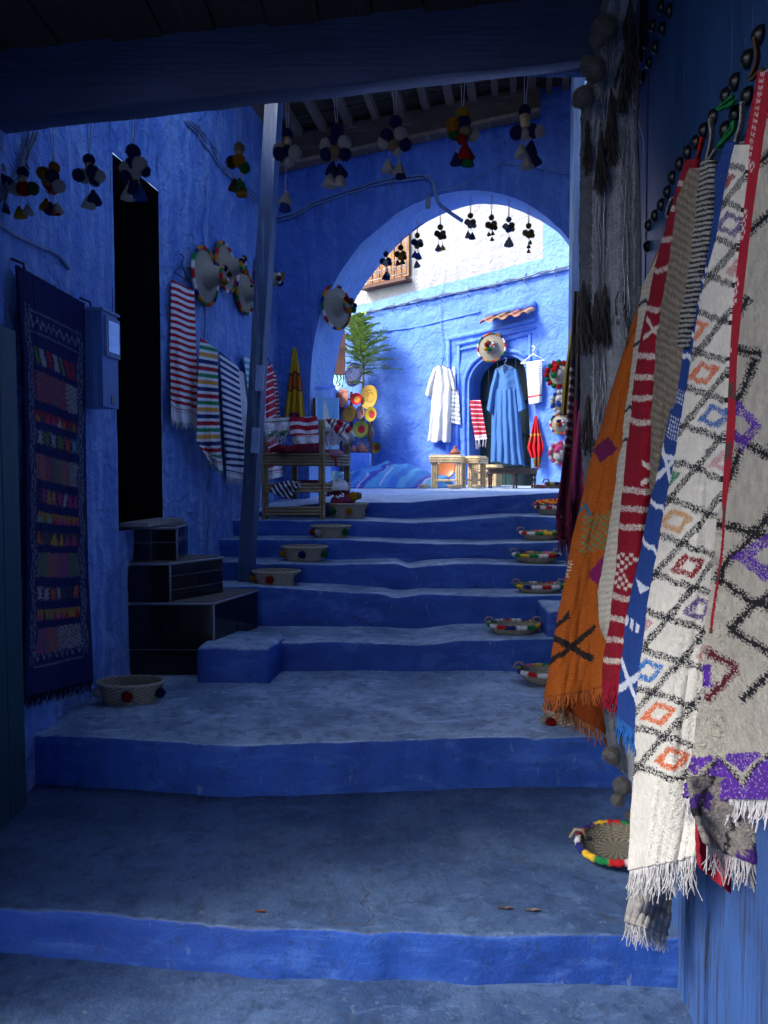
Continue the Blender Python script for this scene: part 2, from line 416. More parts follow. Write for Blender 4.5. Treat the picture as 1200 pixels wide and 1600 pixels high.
def left_x(y): return float(np.interp(y, [p[1] for p in LW_PTS], [p[0] for p in LW_PTS]))
XR = [(-1.62, 1.25), (-1.62, 1.3), (-1.6, 1.5), (-1.5, 1.6), (-1.35, 1.75), (-1.3, 2.6), (-1.28, 2.6), (-1.2, 2.7)]
for i, (z, zb, _) in enumerate(NOSE):
    A = []
    last = i == len(NOSE) - 1
    for x in np.linspace(left_x(poly_at(nose_world[i], 0)) - 0.06, XR[i][1], 130):
        x = float(x); y = nose_y(i, x); z = nose_z(i, x); yn = (nose_y(i + 1, x) + 0.06) if not last else 13.0
        yn = max(yn, y + 0.05)
        zt = z + 0.004 * fbm((x, i, 2), 2.5) - max(0, (0.03 if i < 2 else .018) * fbm((x, i * 5, 9), 7) - 0.008)
        NR = .008 + max(0, .016 * fbm((x, i * 2.7, 6), 4))
        row = []
        for k in range(6):
            f = k / 6; row.append((x, y + 0.014 + 0.012 * fbm((x, f * .5, i), 5) - 0.012 * f, zb - 0.06 + (zt - NR - .002 - zb + 0.06) * f))
        for k in range(5):
            a = k / 4 * math.pi / 2; row.append((x, y + NR - NR * math.cos(a), zt - NR + NR * math.sin(a)))
        nt_ = 12 if i < 2 else (7 if not last else 40)
        for k in range(1, nt_ + 1):
            f = k / nt_; yy = y + 0.02 + (yn - y - 0.02) * f
            zz = ((z + (nose_z(i, x) - z)) if not last else z + (floor_z(yy) - z) * min(1, f * 8)) + 0.007 * fbm((x, yy, i), 2.2)
            zz = zt + (zz - zt) * min(1, f * 4) if not last else zz
            row.append((x, yy, zz))
        A.append(row)
    mb = MB(); mb.grid(A)
    mb.f = [tuple(reversed(f)) for f in mb.f]
    struct(mb.build('courtyard_floor' if last else 'stair_step', M_court if last else (M_step_shaded if i < 1 else M_step), smooth=True))
# the low block of the second step that reaches forward beside the black stair, and the kerb stub on the right
def rough_block(name, poly, z0, z1, mat, n=10):
    mb = MB(); m = len(poly)
    pts = []
    for a, b in zip(poly, poly[1:] + poly[:1]):
        for k in range(n): pts.append((a[0] + (b[0] - a[0]) * k / n, a[1] + (b[1] - a[1]) * k / n))
    c = (sum(p[0] for p in pts) / len(pts), sum(p[1] for p in pts) / len(pts))
    rings = []
    for zz, ins in ((z0, 0), (z0 + (z1 - z0) * .4, 0), (z1 - .025, 0), (z1 - .007, .008), (z1, .026)):
        r = []
        for p in pts:
            d = Vector((c[0] - p[0], c[1] - p[1])); d.normalize()
            j = 0.008 * fbm((p[0], p[1], zz), 6)
            r.append((p[0] + d.x * (ins + j), p[1] + d.y * (ins + j), zz + (0.006 * fbm((p[0], p[1], 1), 5) if zz > z0 else 0)))
        rings.append(r)
    L = len(pts); vs = [q for r in rings for q in r] + [(c[0], c[1], z1)]
    fs = [(k * L + i, k * L + (i + 1) % L, (k + 1) * L + (i + 1) % L, (k + 1) * L + i) for k in range(len(rings) - 1) for i in range(L)]
    fs += [((len(rings) - 1) * L + i, (len(rings) - 1) * L + (i + 1) % L, len(vs) - 1) for i in range(L)]
    mb.add(vs, fs)
    return struct(mb.build(name, mat, smooth=True))
rough_block('stair_block', [(-1.0, 4.07), (-0.617, 4.07), (-0.573, 4.36), (-0.60, 4.5), (-1.0, 4.5)], 0.37, 0.584, M_step)
rough_block('kerb_block', [(0.93, 4.34), (1.22, 4.34), (1.26, 4.72), (0.95, 4.72)], 0.5, 0.735, M_step)

# ------------------------------------------------------------------ walls
def wall_patch(mb, p0, p1, z0, z1, nrm, amp=0.02, sc_=2.2, nx=None, nz=None, calm=()):
    p0 = Vector(p0); p1 = Vector(p1); L = (p1 - p0).length
    e_ = (p1 - p0).normalized() * 0.025; p0 = p0 - e_; p1 = p1 + e_
    nx = nx or max(2, int(L / 0.05)); nz = nz or max(2, int((z1 - z0) / 0.05))
    A = []
    for i in range(nx + 1):
        q = p0.lerp(p1, i / nx); row = []
        for j in range(nz + 1):
            z = z0 + (z1 - z0) * j / nz
            d = amp * (fbm((q.x, q.y, z), sc_, 4) + 0.4 * fbm((q.x, q.y, z * .7), 9, 3) * (1 + 1.2 * max(0, 1.6 - z)))
            for ce in calm: d *= min(1, abs((p1 - p0).length * (i / nx - ce)) / .12 + .12)
            row.append((q.x + nrm[0] * d, q.y + nrm[1] * d, z))
        A.append(row)
    mb.grid(A)
def seg_n(a, b, side=1):
    d = Vector((b[0] - a[0], b[1] - a[1])).normalized(); return (d.y * side, -d.x * side)
# left wall, bent, with the doorway gap (4.1 .. 4.7)
DZ0, DZ1 = 1.20, 3.19
mb = MB()
for k, (a, b) in enumerate(zip(LW_PTS[:-1], LW_PTS[1:])):
    n = seg_n(a, b)
    if k == 0:
        wall_patch(mb, (-1.512, 1.86, 0), (*b, 0), -0.1, 4.9, n, 0.022)
        wall_patch(mb, (-4.5, 1.86, 0), (-1.5, 1.86, 0), -0.1, 4.9, (0, -1), 0.02, nx=20, nz=20)  # unseen side-lane wall, placed so daylight enters from the left
        wall_patch(mb, (-1.5, -2.2, 0), (0.4, -2.2, 0), -0.1, 4.9, (0, 1), 0.02, nx=20, nz=20)  # unseen rear walls, added to hold back light from behind
        wall_patch(mb, (-1.5, -6, 0), (-1.5, -2.2, 0), -0.1, 4.9, (-1, 0), 0.02, nx=20, nz=20)
    elif k == 2:
        wall_patch(mb, (*a, 0), (*b, 0), DZ1, 4.15, n, 0.022)
        wall_patch(mb, (*a, 0), (*b, 0), 0.3, DZ0, n, 0.01)
    else:
        wall_patch(mb, (*a, 0), (*b, 0), 0.0, 4.15 if k < 4 else 4.9, n, 0.03 if k >= 3 else 0.022, calm=((1,) if k == 1 else ((0,) if k == 3 else ())))
lw = thing('alley_wall', 'streaky blue plastered alley wall holding the patterned rug and the dark doorway', 'wall', (-1.5, 3.2, 0))
mb.build('plaster', M_plaster, lw, smooth=True)

# dark tiled doorway recess
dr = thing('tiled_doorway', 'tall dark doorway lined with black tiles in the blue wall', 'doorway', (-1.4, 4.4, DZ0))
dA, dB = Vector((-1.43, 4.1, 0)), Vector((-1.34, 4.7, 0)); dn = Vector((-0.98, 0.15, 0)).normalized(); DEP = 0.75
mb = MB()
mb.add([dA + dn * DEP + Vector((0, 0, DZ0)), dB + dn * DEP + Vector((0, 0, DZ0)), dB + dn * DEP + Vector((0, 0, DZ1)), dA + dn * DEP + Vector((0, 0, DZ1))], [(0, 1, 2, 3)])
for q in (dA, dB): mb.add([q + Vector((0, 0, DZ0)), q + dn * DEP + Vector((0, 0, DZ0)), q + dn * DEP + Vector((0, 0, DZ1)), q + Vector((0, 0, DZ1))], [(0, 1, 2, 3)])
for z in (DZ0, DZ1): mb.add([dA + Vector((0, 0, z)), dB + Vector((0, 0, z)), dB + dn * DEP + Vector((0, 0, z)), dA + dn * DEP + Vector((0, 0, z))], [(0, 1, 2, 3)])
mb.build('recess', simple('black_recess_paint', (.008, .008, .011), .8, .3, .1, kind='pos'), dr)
def quad_tiles(parent, q, nu, nv, thick, mat=M_tile, gap=0.004, name='tile'):
    """tiles laid on the quad q = (bl, br, tr, tl)"""
    bl, br, tr, tl = [Vector(p) for p in q]
    nrm = (br - bl).cross(tl - bl).normalized()
    us = nu if isinstance(nu, (list, tuple)) else [i / nu for i in range(nu + 1)]
    vs_ = nv if isinstance(nv, (list, tuple)) else [i / nv for i in range(nv + 1)]
    def at(u, v): return bl.lerp(br, u).lerp(tl.lerp(tr, u), v)
    W = (br - bl).length; H = (tl - bl).length
    for i in range(len(us) - 1):
        for j in range(len(vs_) - 1):
            gu, gv = gap / W, gap / H
            c = [at(us[i] + gu, vs_[j] + gv), at(us[i + 1] - gu, vs_[j] + gv), at(us[i + 1] - gu, vs_[j + 1] - gv), at(us[i] + gu, vs_[j + 1] - gv)]
            tilt = nrm * random.uniform(-.0008, .0008)
            mb = MB(); mb.hexa(c, [p + nrm * thick + tilt for p in c]); mb.build(name, mat, parent)
jb = dB - Vector((0, 0.004, 0))
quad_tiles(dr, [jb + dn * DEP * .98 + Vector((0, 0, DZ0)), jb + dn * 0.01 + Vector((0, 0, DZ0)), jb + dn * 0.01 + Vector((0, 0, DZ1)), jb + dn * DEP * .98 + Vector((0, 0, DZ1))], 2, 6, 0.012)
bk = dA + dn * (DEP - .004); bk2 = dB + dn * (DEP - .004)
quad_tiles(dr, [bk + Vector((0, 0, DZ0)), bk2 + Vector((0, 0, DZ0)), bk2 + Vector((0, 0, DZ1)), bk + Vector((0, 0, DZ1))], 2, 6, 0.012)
# black tiled stair
bs = thing('tiled_stair', 'short black tiled stair with grey metal edges below the dark doorway', 'stair', (-1.2, 4.4, 0.39))
def block_solid(poly, z0, z1, mat):
    mb = MB(); mb.prism(poly, z0, z1); return mb.build('block', mat, bs)
lo = [(-1.45, 4.23), (-0.948, 4.23), (-0.785, 4.70), (-1.37, 4.74)]
mi = [(-1.45, 4.235), (-1.188, 4.235), (-0.965, 4.56), (-1.37, 4.70)]
up = [(-1.45, 4.30), (-1.165, 4.30), (-1.20, 4.66), (-1.38, 4.68)]
ZL, ZM, ZU = 0.79, 1.01, 1.205
block_solid(lo, 0.38, ZL, M_grout); block_solid(mi, ZL - .01, ZM, M_grout); block_solid(up, ZM - .01, ZU, M_grout)
def vquad(a, b, z0, z1): return [(a[0], a[1], z0), (b[0], b[1], z0), (b[0], b[1], z1), (a[0], a[1], z1)]
quad_tiles(bs, vquad(lo[0], lo[1], 0.39, ZL - .006), [0, 1], [0, 0.36, 1], 0.008)
quad_tiles(bs, vquad(lo[1], lo[2], 0.56, ZL - .006), [0, .5, 1], [0, 1], 0.008)
quad_tiles(bs, vquad(mi[0], mi[1], ZL + .003, ZM - .006), [0, 1], [0, 1], 0.008)
quad_tiles(bs, vquad(mi[1], mi[2], ZL + .003, ZM - .006), [0, .5, 1], [0, .33, .7, 1], 0.008)
quad_tiles(bs, vquad(up[0], up[1], ZM + .003, ZU - .006), [0, .5, 1], [0, .6, 1], 0.008)
quad_tiles(bs, vquad(up[1], up[2], ZM + .003, ZU - .006), [0, .5, 1], [0, .6, 1], 0.008)
for poly, zt in ((lo, ZL), (mi, ZM), (up, ZU)):
    c = Vector((sum(p[0] for p in poly) / 4, sum(p[1] for p in poly) / 4, 0))
    g = [tuple(c + (Vector((*p, 0)) - c) * 1.0)[:2] for p in poly]
    mb = MB(); mb.prism(g, zt + .002, zt + .012); mb.build('tread_slab', M_slab, bs)
    mb = MB()
    e = [Vector((poly[0][0], poly[0][1] - .008, zt)), Vector((poly[1][0] + .004, poly[1][1] - .008, zt)), Vector((poly[2][0] + .008, poly[2][1], zt))]
    mb.tube(e, 0.0075, 6); mb.tube([e[1] - Vector((0, 0, .006)), Vector((e[1].x, e[1].y, zt - (ZL - .4 if zt == ZL else .2)))], 0.006, 6)
    mb.build('edge_trim', M_trim, bs, smooth=True)
mb = MB(); mb.box((-1.33, 4.42, ZU + .026), (0.16, 0.5, 0.022), Matrix.Rotation(-0.12, 3, 'Z')); mb.build('sill_slab', simple('pale_grey_stone', (.25, .24, .24), .7, kind='pos'), bs)

# right wall: base wall, studded door leaf, wall behind the blanket, pillar, set-back wall
def rx(y): return RX0 + RS * y
rw = thing('shop_wall', 'blue painted wall carrying the studded door, behind the hanging rugs', 'wall', (1.1, 3.0, 0))
mb = MB(); wall_patch(mb, (rx(-6), -6, 0), (rx(0.4), 0.4, 0), -0.1, 4.9, (-1, 0), 0.015, nx=20, nz=20)
wall_patch(mb, (rx(0.4) + .03, 0.4, 0), (rx(3.2) + .03, 3.2, 0), -0.1, 4.9, (-1, 0), 0.01, nx=30, nz=40)
wall_patch(mb, (rx(3.2) + .02, 3.2, 0), (rx(5.05), 5.05, 0), -0.1, 4.9, (-1, 0), 0.02)
wall_patch(mb, (rx(5.05) + .02, 5.1, 0), (2.45, 5.2, 0), 0.5, 4.9, (0, 1), 0.01, nx=12, nz=20)
wall_patch(mb, (2.4, 5.1, 0), (2.4, 7.2, 0), 0.5, 4.9, (-1, 0), 0.02, nx=20, nz=30)
mb.build('plaster', M_plaster, rw, smooth=True)
# studded door leaf, planks
dl = thing('studded_door', 'dark blue wooden door leaf with rows of black iron studs', 'door', (rx(2.2), 2.2, 0.2))
y0 = 1.0; k = 0
while y0 < 3.15:
    y1 = min(y0 + 0.27, 3.17); 
    mb = MB(); a = Vector((rx(y0), y0 + .003, 0)); b = Vector((rx(y1), y1 - .003, 0)); t = 0.022 + (k % 2) * .002
    n = Vector((-1, RS, 0)).normalized()
    lo4 = [a, b, b + n * t, a + n * t]
    mb.hexa([p + Vector((0, 0, 1.25)) for p in lo4], [p + Vector((0, 0, 3.95)) for p in lo4])
    mb.build('plank', M_door, dl); y0 = y1; k += 1
stud_px = [(1189, 55), (1171, 92), (1152, 128), (1137, 150), (1171, 150), (1118, 182), (1152, 178), (1136, 203), (1102, 204), (1090, 222), (1077, 238), (1064, 256), (1053, 277),
           (1045, 300), (1035, 320), (1025, 337), (1015, 352), (1013, 385),
           (1035, 11), (1022, 40), (1011, 67), (1003, 90), (995.5, 105), (1048, 17), (1037, 45), (1026, 74), (1016, 98), (1006, 120), (998.5, 137)]
mb = MB(); mb.lathe([(0.0215, 0), (0.0205, .007), (0.016, .014), (0.009, .018), (0.001, .0195)], n=14)
stud_me = mb.mesh('stud', simple('black_iron', (0.015, 0.018, 0.025), 0.35, 0.4, 0.2, 80, metal=0.6), True)
rq = Vector((-1, RS, 0)).to_track_quat('Z', 'Y')
for px, py in stud_px:
    p = RW(px, py, 0.024); o = link_mesh('stud', stud_me, dl, p - wloc(dl)); o.rotation_mode = 'QUATERNION'; o.rotation_quaternion = rq
# wooden jamb planks low on the right
jm = thing('wooden_jamb', 'peeling blue wooden planks at the foot of the rug display', 'door frame', (rx(1.9), 1.9, 0))
y0 = 0.9; k = 0
for y1 in (1.18, 1.45, 1.72, 1.93, 2.1, 2.28):
    mb = MB(); t = 0.02 + (k % 3) * .008; n = Vector((-1, RS, 0)).normalized()
    a = Vector((rx(y0), y0 + .003, 0)); b = Vector((rx(y1), y1 - .004, 0))
    q = [a, b, b + n * t, a + n * t]
    mb.hexa([p + Vector((0, 0, -.02)) for p in q], [p + Vector((0, 0, 1.24)) for p in q]); mb.build('plank', M_jamb, jm)
    y0 = y1; k += 1
# right pillar (blue timber) at the end of the wall
pl = thing('corner_post', 'narrow blue timber post at the end of the shop wall', 'post', (1.25, 5.1, 0.7))
mb = MB(); a = P(891, 460, 5.1); 
mb.box((a.x + .045, 5.1, 2.6), (0.09, 0.09, 4.2)); mb.build('timber', M_post, pl)

# arch wall
def smooth_poly(pts, n):
    """Catmull-Rom resample to n points, roughly even"""
    P_ = [np.array(p, float) for p in pts]; P_ = [2 * P_[0] - P_[1]] + P_ + [2 * P_[-1] - P_[-2]]
    out = []
    for i in range(1, len(P_) - 2):
        for k in range(16):
            t = k / 16; a, b, c, d = P_[i - 1:i + 3]
            out.append(.5 * ((2 * b) + (c - a) * t + (2 * a - 5 * b + 4 * c - d) * t * t + (3 * b - a - 3 * c + d) * t ** 3))
    out.append(P_[-2]); out = np.array(out)
    s = np.r_[0, np.cumsum(np.linalg.norm(np.diff(out, axis=0), axis=1))]
    q = np.linspace(0, s[-1], n)
    return np.stack([np.interp(q, s, out[:, k]) for k in range(out.shape[1])], 1)
front_px = [(483, 830), (483, 700), (484, 620), (487, 560), (496, 505), (514, 455), (540, 412), (575, 368), (615, 336), (660, 312), (710, 299), (760, 298), (810, 311), (855, 338), (893, 378), (925, 440), (940, 520), (944, 640), (946, 830)]
back_px = [(517, 800), (517, 700), (518, 620), (527, 560), (541, 505), (560, 458), (588, 420), (622, 382), (655, 355), (690, 334), (730, 321), (770, 319), (810, 327), (850, 348), (885, 378), (912, 440), (925, 520), (928, 640), (930, 800)]
NA = 90
fp = smooth_poly(front_px, NA); bp = smooth_poly(back_px, NA)
FA = [AW(a, b) for a, b in fp]; BA = [AW(a, b, -0.55) for a, b in bp]
def outer(i, n, x0, x1, z0, z1):
    """matching point on the rectangle's outline, from bottom left up, over and down"""
    H = z1 - z0; W_ = x1 - x0; s = i / (n - 1) * (2 * H + W_)
    if s < H: return (x0, z0 + s)
    if s < H + W_: return (x0 + s - H, z1)
    return (x1, z1 - (s - H - W_))
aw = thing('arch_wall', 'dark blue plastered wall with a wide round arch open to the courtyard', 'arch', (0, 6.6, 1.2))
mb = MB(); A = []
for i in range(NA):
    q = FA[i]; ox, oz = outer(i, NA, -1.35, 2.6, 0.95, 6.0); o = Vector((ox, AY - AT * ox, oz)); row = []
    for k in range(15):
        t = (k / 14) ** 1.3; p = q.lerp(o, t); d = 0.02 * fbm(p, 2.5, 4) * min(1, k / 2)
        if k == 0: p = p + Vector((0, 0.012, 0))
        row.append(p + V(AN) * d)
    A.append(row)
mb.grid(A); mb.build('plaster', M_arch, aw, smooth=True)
mb = MB(); A = []
for i in range(NA):
    row = []
    for k in range(11):
        t = k / 10; p = FA[i].lerp(BA[i], t)
        c = Vector((0.9, 6.9, 2.2)); nrm = (c - p); nrm.y = 0; nrm.normalize()
        d = 0.016 * fbm(p, 4, 4) + 0.006 * fbm(p, 12, 2)
        if k == 0: p = p + Vector((0, 0.012, 0))
        row.append(p + nrm * d)
    A.append(row)
mb.grid(A); mb.build('arch_reveal', plaster('arch_reveal_plaster_lit', (0.18, 0.36, 0.78), (0.25, 0.44, 0.82), (0.38, 0.55, 0.86), pale_amt=0.5, streak=0.2, bstr=0.6, bscale=12), aw, smooth=True)  # same blue as the wall, lightened; courtyard bounce light put into the colour
# back face of the arch wall and the impost ledge on its left jamb
mb = MB(); A = []
for i in range(NA):
    ox, oz = outer(i, NA, -1.35, 2.6, 0.95, 6.0); o = Vector((ox, AY - AT * ox + .62, oz))
    A.append([BA[i].lerp(o, k / 4) for k in range(5)])
mb.grid(A); mb.build('back_plaster', M_far, aw, smooth=True)
imp0 = AW(480, 607); imp1 = AW(518, 604, -0.55)
mb = MB(); mb.tube([imp0 + Vector((.0, .02, .0)), imp0.lerp(imp1, .5) + Vector((.01, 0, 0)), imp1], 0.022, 8); mb.build('impost_ledge', M_far, aw, smooth=True)
# walls of the courtyard left side
cw = thing('courtyard_side_wall', 'blue courtyard wall beyond the left side of the arch', 'wall', (-0.7, 9, 1.3))
mb = MB(); wall_patch(mb, (-0.72, 7.1, 0), (-0.70, 12.3, 0), 1.2, 2.75, (1, 0), 0.02, nx=40, nz=40); mb.build('plaster', M_far, cw, smooth=True)

# ------------------------------------------------------------------ far courtyard wall with door
fw = thing('courtyard_wall', 'sunlit courtyard wall, blue below and whitewashed above, with an arched door', 'wall', FW(700, 757))
door_px = [(733, 775), (733, 700), (733, 640), (733, 600), (736, 586), (744, 573), (757, 562), (772, 556.5), (788, 555), (803, 557), (813, 563), (820, 575), (824, 600), (826, 640), (829, 700), (831, 775)]
ND = 80
dp = smooth_poly(door_px, ND)
DA = [FW(a, b) for a, b in dp]
FX0, FX1 = -1.1, 3.6
ptop = lambda x: None
def far_bump(p):
    return 0.028 * fbm(p, 3.0, 4) + 0.012 * fbm(p, 9, 3)
# the wall surface up to the level of the whitewash line; the line runs through two pixel points
wl0, wl1 = FW(555, 480), FW(848, 405)
def wl_z(x): return wl0.z + (wl1.z - wl0.z) * (x - wl0.x) / (wl1.x - wl0.x)
mb = MB(); A = []
for i in range(ND):
    s = i / (ND - 1); H = 3.2; W_ = FX1 - FX0
    ox, oz = outer(i, ND, FX0, FX1, 1.0, 3.2)
    if oz >= 3.19: oz = wl_z(min(ox, wl1.x))
    elif True: oz = 1.0 + (oz - 1.0) / 2.2 * (wl_z(min(ox, wl1.x)) - 1.0)
    o = Vector((ox, FY - FT * ox, oz)); row = []
    for k in range(36):
        p = DA[i].lerp(o, (k / 35) ** 1.15); row.append(p + V(FN) * far_bump(p) * min(1, k / 3))
    A.append(row)
mb.grid(A); mb.build('blue_plaster', M_far, fw, smooth=True)
def strip(xa, xb, za, zb, nx, nz, mat, name, amp=0.5, off=0.0):
    mb = MB(); A = []
    for i in range(nx + 1):
        x = xa + (xb - xa) * i / nx; z0 = za(x); z1 = zb(x); row = []
        for j in range(nz + 1):
            p = Vector((x, FY - FT * x, z0 + (z1 - z0) * j / nz)); row.append(p + V(FN) * (far_bump(p) * amp + off))
        A.append(row)
    mb.grid(A); return mb.build(name, mat, fw, smooth=True)
strip(FX0, wl1.x, wl_z, lambda x: 6.3, 60, 40, M_white, 'whitewash', 0.3)
strip(wl1.x, FX1, lambda x: wl1.z, lambda x: 6.3, 30, 30, M_farpale, 'pale_blue_plaster', 0.4)
cl0, cl1 = FW(562, 490), FW(892, 420)
def cb_z(x): return cl0.z + (cl1.z - cl0.z) * (x - cl0.x) / (cl1.x - cl0.x)
strip(FX0, FX1, lambda x: cb_z(x) - .01, lambda x: wl_z(min(x, wl1.x)) + .004, 60, 10, M_farpale, 'pale_band', 0.45, 0.022)
# reveal of the door niche and green door leaves
deep = -V(FN)
mb = MB(); mb.grid([[p + deep * (0.36 * k / 6) + V(FN) * 0.0 for k in range(7)] for p in DA]); mb.build('door_reveal', M_far, fw, smooth=True)
cx0, cx1 = FW(733, 700), FW(831, 700)
nb = 7
for i in range(nb):
    a = cx0.lerp(cx1, -.02 + 1.04 * i / nb) + deep * 0.33; b = cx0.lerp(cx1, -.02 + 1.04 * (i + 1) / nb) + deep * .33
    mb = MB(); g = (b - a).normalized() * .006; a = a + g; b = b - g; t = deep * (.03 + .006 * (i % 2))
    q = [a, b, b + t, a + t]
    mb.hexa([Vector((p.x, p.y, 1.2)) for p in q], [Vector((p.x, p.y, 3.25)) for p in q]); mb.build('door_board', M_greenwood, fw)
for zz in (1.62, 2.05, 2.5):
    mb = MB(); a = cx0 + deep * .31; b = cx1 + deep * .31
    mb.tube([Vector((a.x, a.y, zz)), Vector((b.x, b.y, zz))], 0.022, 4); mb.build('door_rail', M_greenwood, fw)
# mouldings round the door
def moulding(pxs, r, off=0.01, closed=False):
    pts = [FW(a, b, off) for a, b in pxs]
    mb = MB(); pp = smooth_poly([tuple(p) for p in pts], 60) if len(pts) > 4 else [p for p in pts]
    mb.tube([Vector(p) for p in pp], r, 8); mb.build('moulding', M_far, fw, smooth=True)
moulding([(726, 760), (725, 640), (726, 596), (732, 577), (745, 561), (765, 551), (788, 548), (808, 550), (823, 558)], 0.028)
moulding([(699, 745), (700, 640), (701, 529)], 0.03); moulding([(699, 530), (836, 500)], 0.035); moulding([(714, 538), (838, 511)], 0.024)
moulding([(720, 546), (828, 522)], 0.02); moulding([(715, 700), (716, 620), (717, 540)], 0.02); moulding([(828, 600), (828, 560), (828, 520)], 0.02)
moulding([(560, 520), (600, 517), (650, 511), (700, 499), (750, 487)], 0.012, 0.012)
# tile eave: each barrel tile its own piece
ev = thing('tile_eave', 'short wavy row of clay roof tiles above the courtyard door', 'roof tiles', FW(800, 490))
e0, e1 = FW(764, 497, 0.03), FW(836, 482, 0.03)
for i in range(7):
    c = e0.lerp(e1, (i + .5) / 7); ax = (e1 - e0).normalized(); R_ = (e1 - e0).length / 14 * 1.12; s = 1 if i % 2 == 0 else -1
    mb = MB(); A = []
    for k in range(9):
        an = math.pi * k / 8; A.append([c + ax * (-math.cos(an) * R_) + Vector((0, 0, s * math.sin(an) * R_ * .8 - s * .02)) + V(FN) * (0.26 * j) + Vector((0, 0, -.10 * j)) for j in (0, .5, 1)])
    mb.grid(A); A2 = [[p + Vector((0, 0, .012)) for p in r] for r in A]; mb.grid(A2); mb.grid([[A[k][2] for k in range(9)], [A2[k][2] for k in range(9)]])
    mb.build('roof_tile', simple('clay_tile_%d' % i, (random.uniform(.45, .6), random.uniform(.22, .3), random.uniform(.13, .18)), .8, .4, .4, 30), ev, smooth=True)
mb = MB(); mb.tube([e0 + Vector((0, 0, .05)), e0.lerp(e1, .5) + Vector((0, 0, .06)), e1 + Vector((0, 0, .05))], 0.05, 8); mb.build('mortar_bed', M_far, ev, smooth=True)

# window with iron grille
wn = thing('grille_window', 'wooden shuttered window behind scrolled white iron grille in whitewashed wall', 'window', FW(607, 440))
c = [FW(574, 446), FW(642, 431), FW(642, 345), FW(574, 360)]
mb = MB(); t = V(FN); mb.hexa([p + t * .012 for p in c], [p + t * .03 for p in c]); mb.build('frame', M_brownwood, wn)
for k in range(6):
    a, b = k / 6 + .012, (k + 1) / 6 - .012
    q = [c[0].lerp(c[1], a), c[0].lerp(c[1], b), c[3].lerp(c[2], b), c[3].lerp(c[2], a)]
    mb = MB(); mb.hexa([p + t * .03 for p in q], [p + t * .045 for p in q]); mb.build('shutter_board', simple('orange_wood_%d' % k, (.55, .26 + .03 * (k % 2), .10), .6, .35, .3, 30), wn)
mi_ = simple('rusty_white_iron', (.62, .50, .45), .6, .5, .2, 60)
for k in range(10):
    a = c[0].lerp(c[1], k / 9) + t * .12; b = c[3].lerp(c[2], k / 9) + t * .12
    mb = MB(); mb.tube([a, b], .007, 6); mb.build('grille_bar', mi_, wn, smooth=True)
for f in (0.02, .28, .98):
    mb = MB(); mb.tube([c[0].lerp(c[3], f) + t * .12, c[1].lerp(c[2], f) + t * .12], .009, 6); mb.build('grille_rail', mi_, wn, smooth=True)
for f in (.15, .6, .85):
    for k in range(9):
        o = c[0].lerp(c[1], (k + .5) / 9).lerp(c[3].lerp(c[2], (k + .5) / 9), f) + t * .12
        ax = (c[1] - c[0]).normalized(); R_ = .024
        mb = MB(); mb.tube([o + ax * (R_ * (1 - .35 * j / 20)) * math.cos(j * .45) + Vector((0, 0, R_ * 1.3 * (1 - .35 * j / 20) * math.sin(j * .45))) for j in range(20)], .005, 5); mb.build('grille_scroll', mi_, wn, smooth=True)
mb = MB(); mb.hexa([c[0] + Vector((0, 0, -.09)) - (c[1] - c[0]) * .02, c[1] + Vector((0, 0, -.09)) + (c[1] - c[0]) * .02, c[1] + Vector((0, 0, -.045)) + (c[1] - c[0]) * .02, c[0] + Vector((0, 0, -.045)) - (c[1] - c[0]) * .02],
                   [p + t * .17 for p in (c[0] + Vector((0, 0, -.09)) - (c[1] - c[0]) * .02, c[1] + Vector((0, 0, -.09)) + (c[1] - c[0]) * .02, c[1] + Vector((0, 0, -.045)) + (c[1] - c[0]) * .02, c[0] + Vector((0, 0, -.045)) - (c[1] - c[0]) * .02)])
mb.build('sill', M_brownwood, wn)

# ------------------------------------------------------------------ beam, passage ceiling, lean-to, post
bf0, bf1 = P(-40, 190, 3.0), P(990, 83, 3.0)          # front lower edge
bb0, bb1 = P(-40, 216, 3.15), P(990, 102, 3.15)       # back lower edge
bm = thing('timber_beam', 'thick dusty blue beam spanning the alley with pompom charms tied to it', 'beam', bf0)
mb = MB(); A = []
for k in range(41):
    f = k / 40; a = bf0.lerp(bf1, f); b = bb0.lerp(bb1, f); j = lambda s_: 0.008 * fbm((a.x, s_, 0), 3)
    A.append([a + Vector((0, j(1), .26)), a + Vector((0, j(2) - .004, .14)), a + Vector((0, j(3), .012 + j(7))), a + Vector((0, .012, j(4))), b + Vector((0, -.01, j(5))), b + Vector((0, 0, .012)), b + Vector((0, 0, .26))])
mb.grid(A); mb.build('timber', M_beam, bm, smooth=True)
cg = thing('passage_ceiling', 'dark board ceiling over the near end of the alley', 'ceiling', (0, 1, 3.3))
nx = 14
for i in range(nx):
    f0, f1 = i / nx + .0015, (i + 1) / nx - .0015
    a = bf0.lerp(bf1, f0); b = bf0.lerp(bf1, f1); a.x = -1.62 + 2.75 * f0; b.x = -1.62 + 2.75 * f1
    dz = Vector((0, 0, .24 + .008 * (i % 3)))
    q = [Vector((a.x, -2.3, a.z)) + dz, Vector((b.x, -2.3, b.z)) + dz, Vector((b.x, 3.14, b.z)) + dz, Vector((a.x, 3.14, a.z)) + dz]
    mb = MB(); mb.hexa(q, [p + Vector((0, 0, .04)) for p in q]); mb.build('board', M_ceil, cg)
mb = MB(); zq = [Vector((-1.62, -2.3, bf0.z + .31)), Vector((1.15, -2.3, bf1.z + .31)), Vector((1.15, 3.14, bf1.z + .31)), Vector((-1.62, 3.14, bf0.z + .31))]; mb.hexa(zq, [p + Vector((0, 0, .05)) for p in zq]); mb.build('ceiling_light_seal', M_ceil, cg)  # unseen backing sheet, added to stop light leaking between the ceiling boards
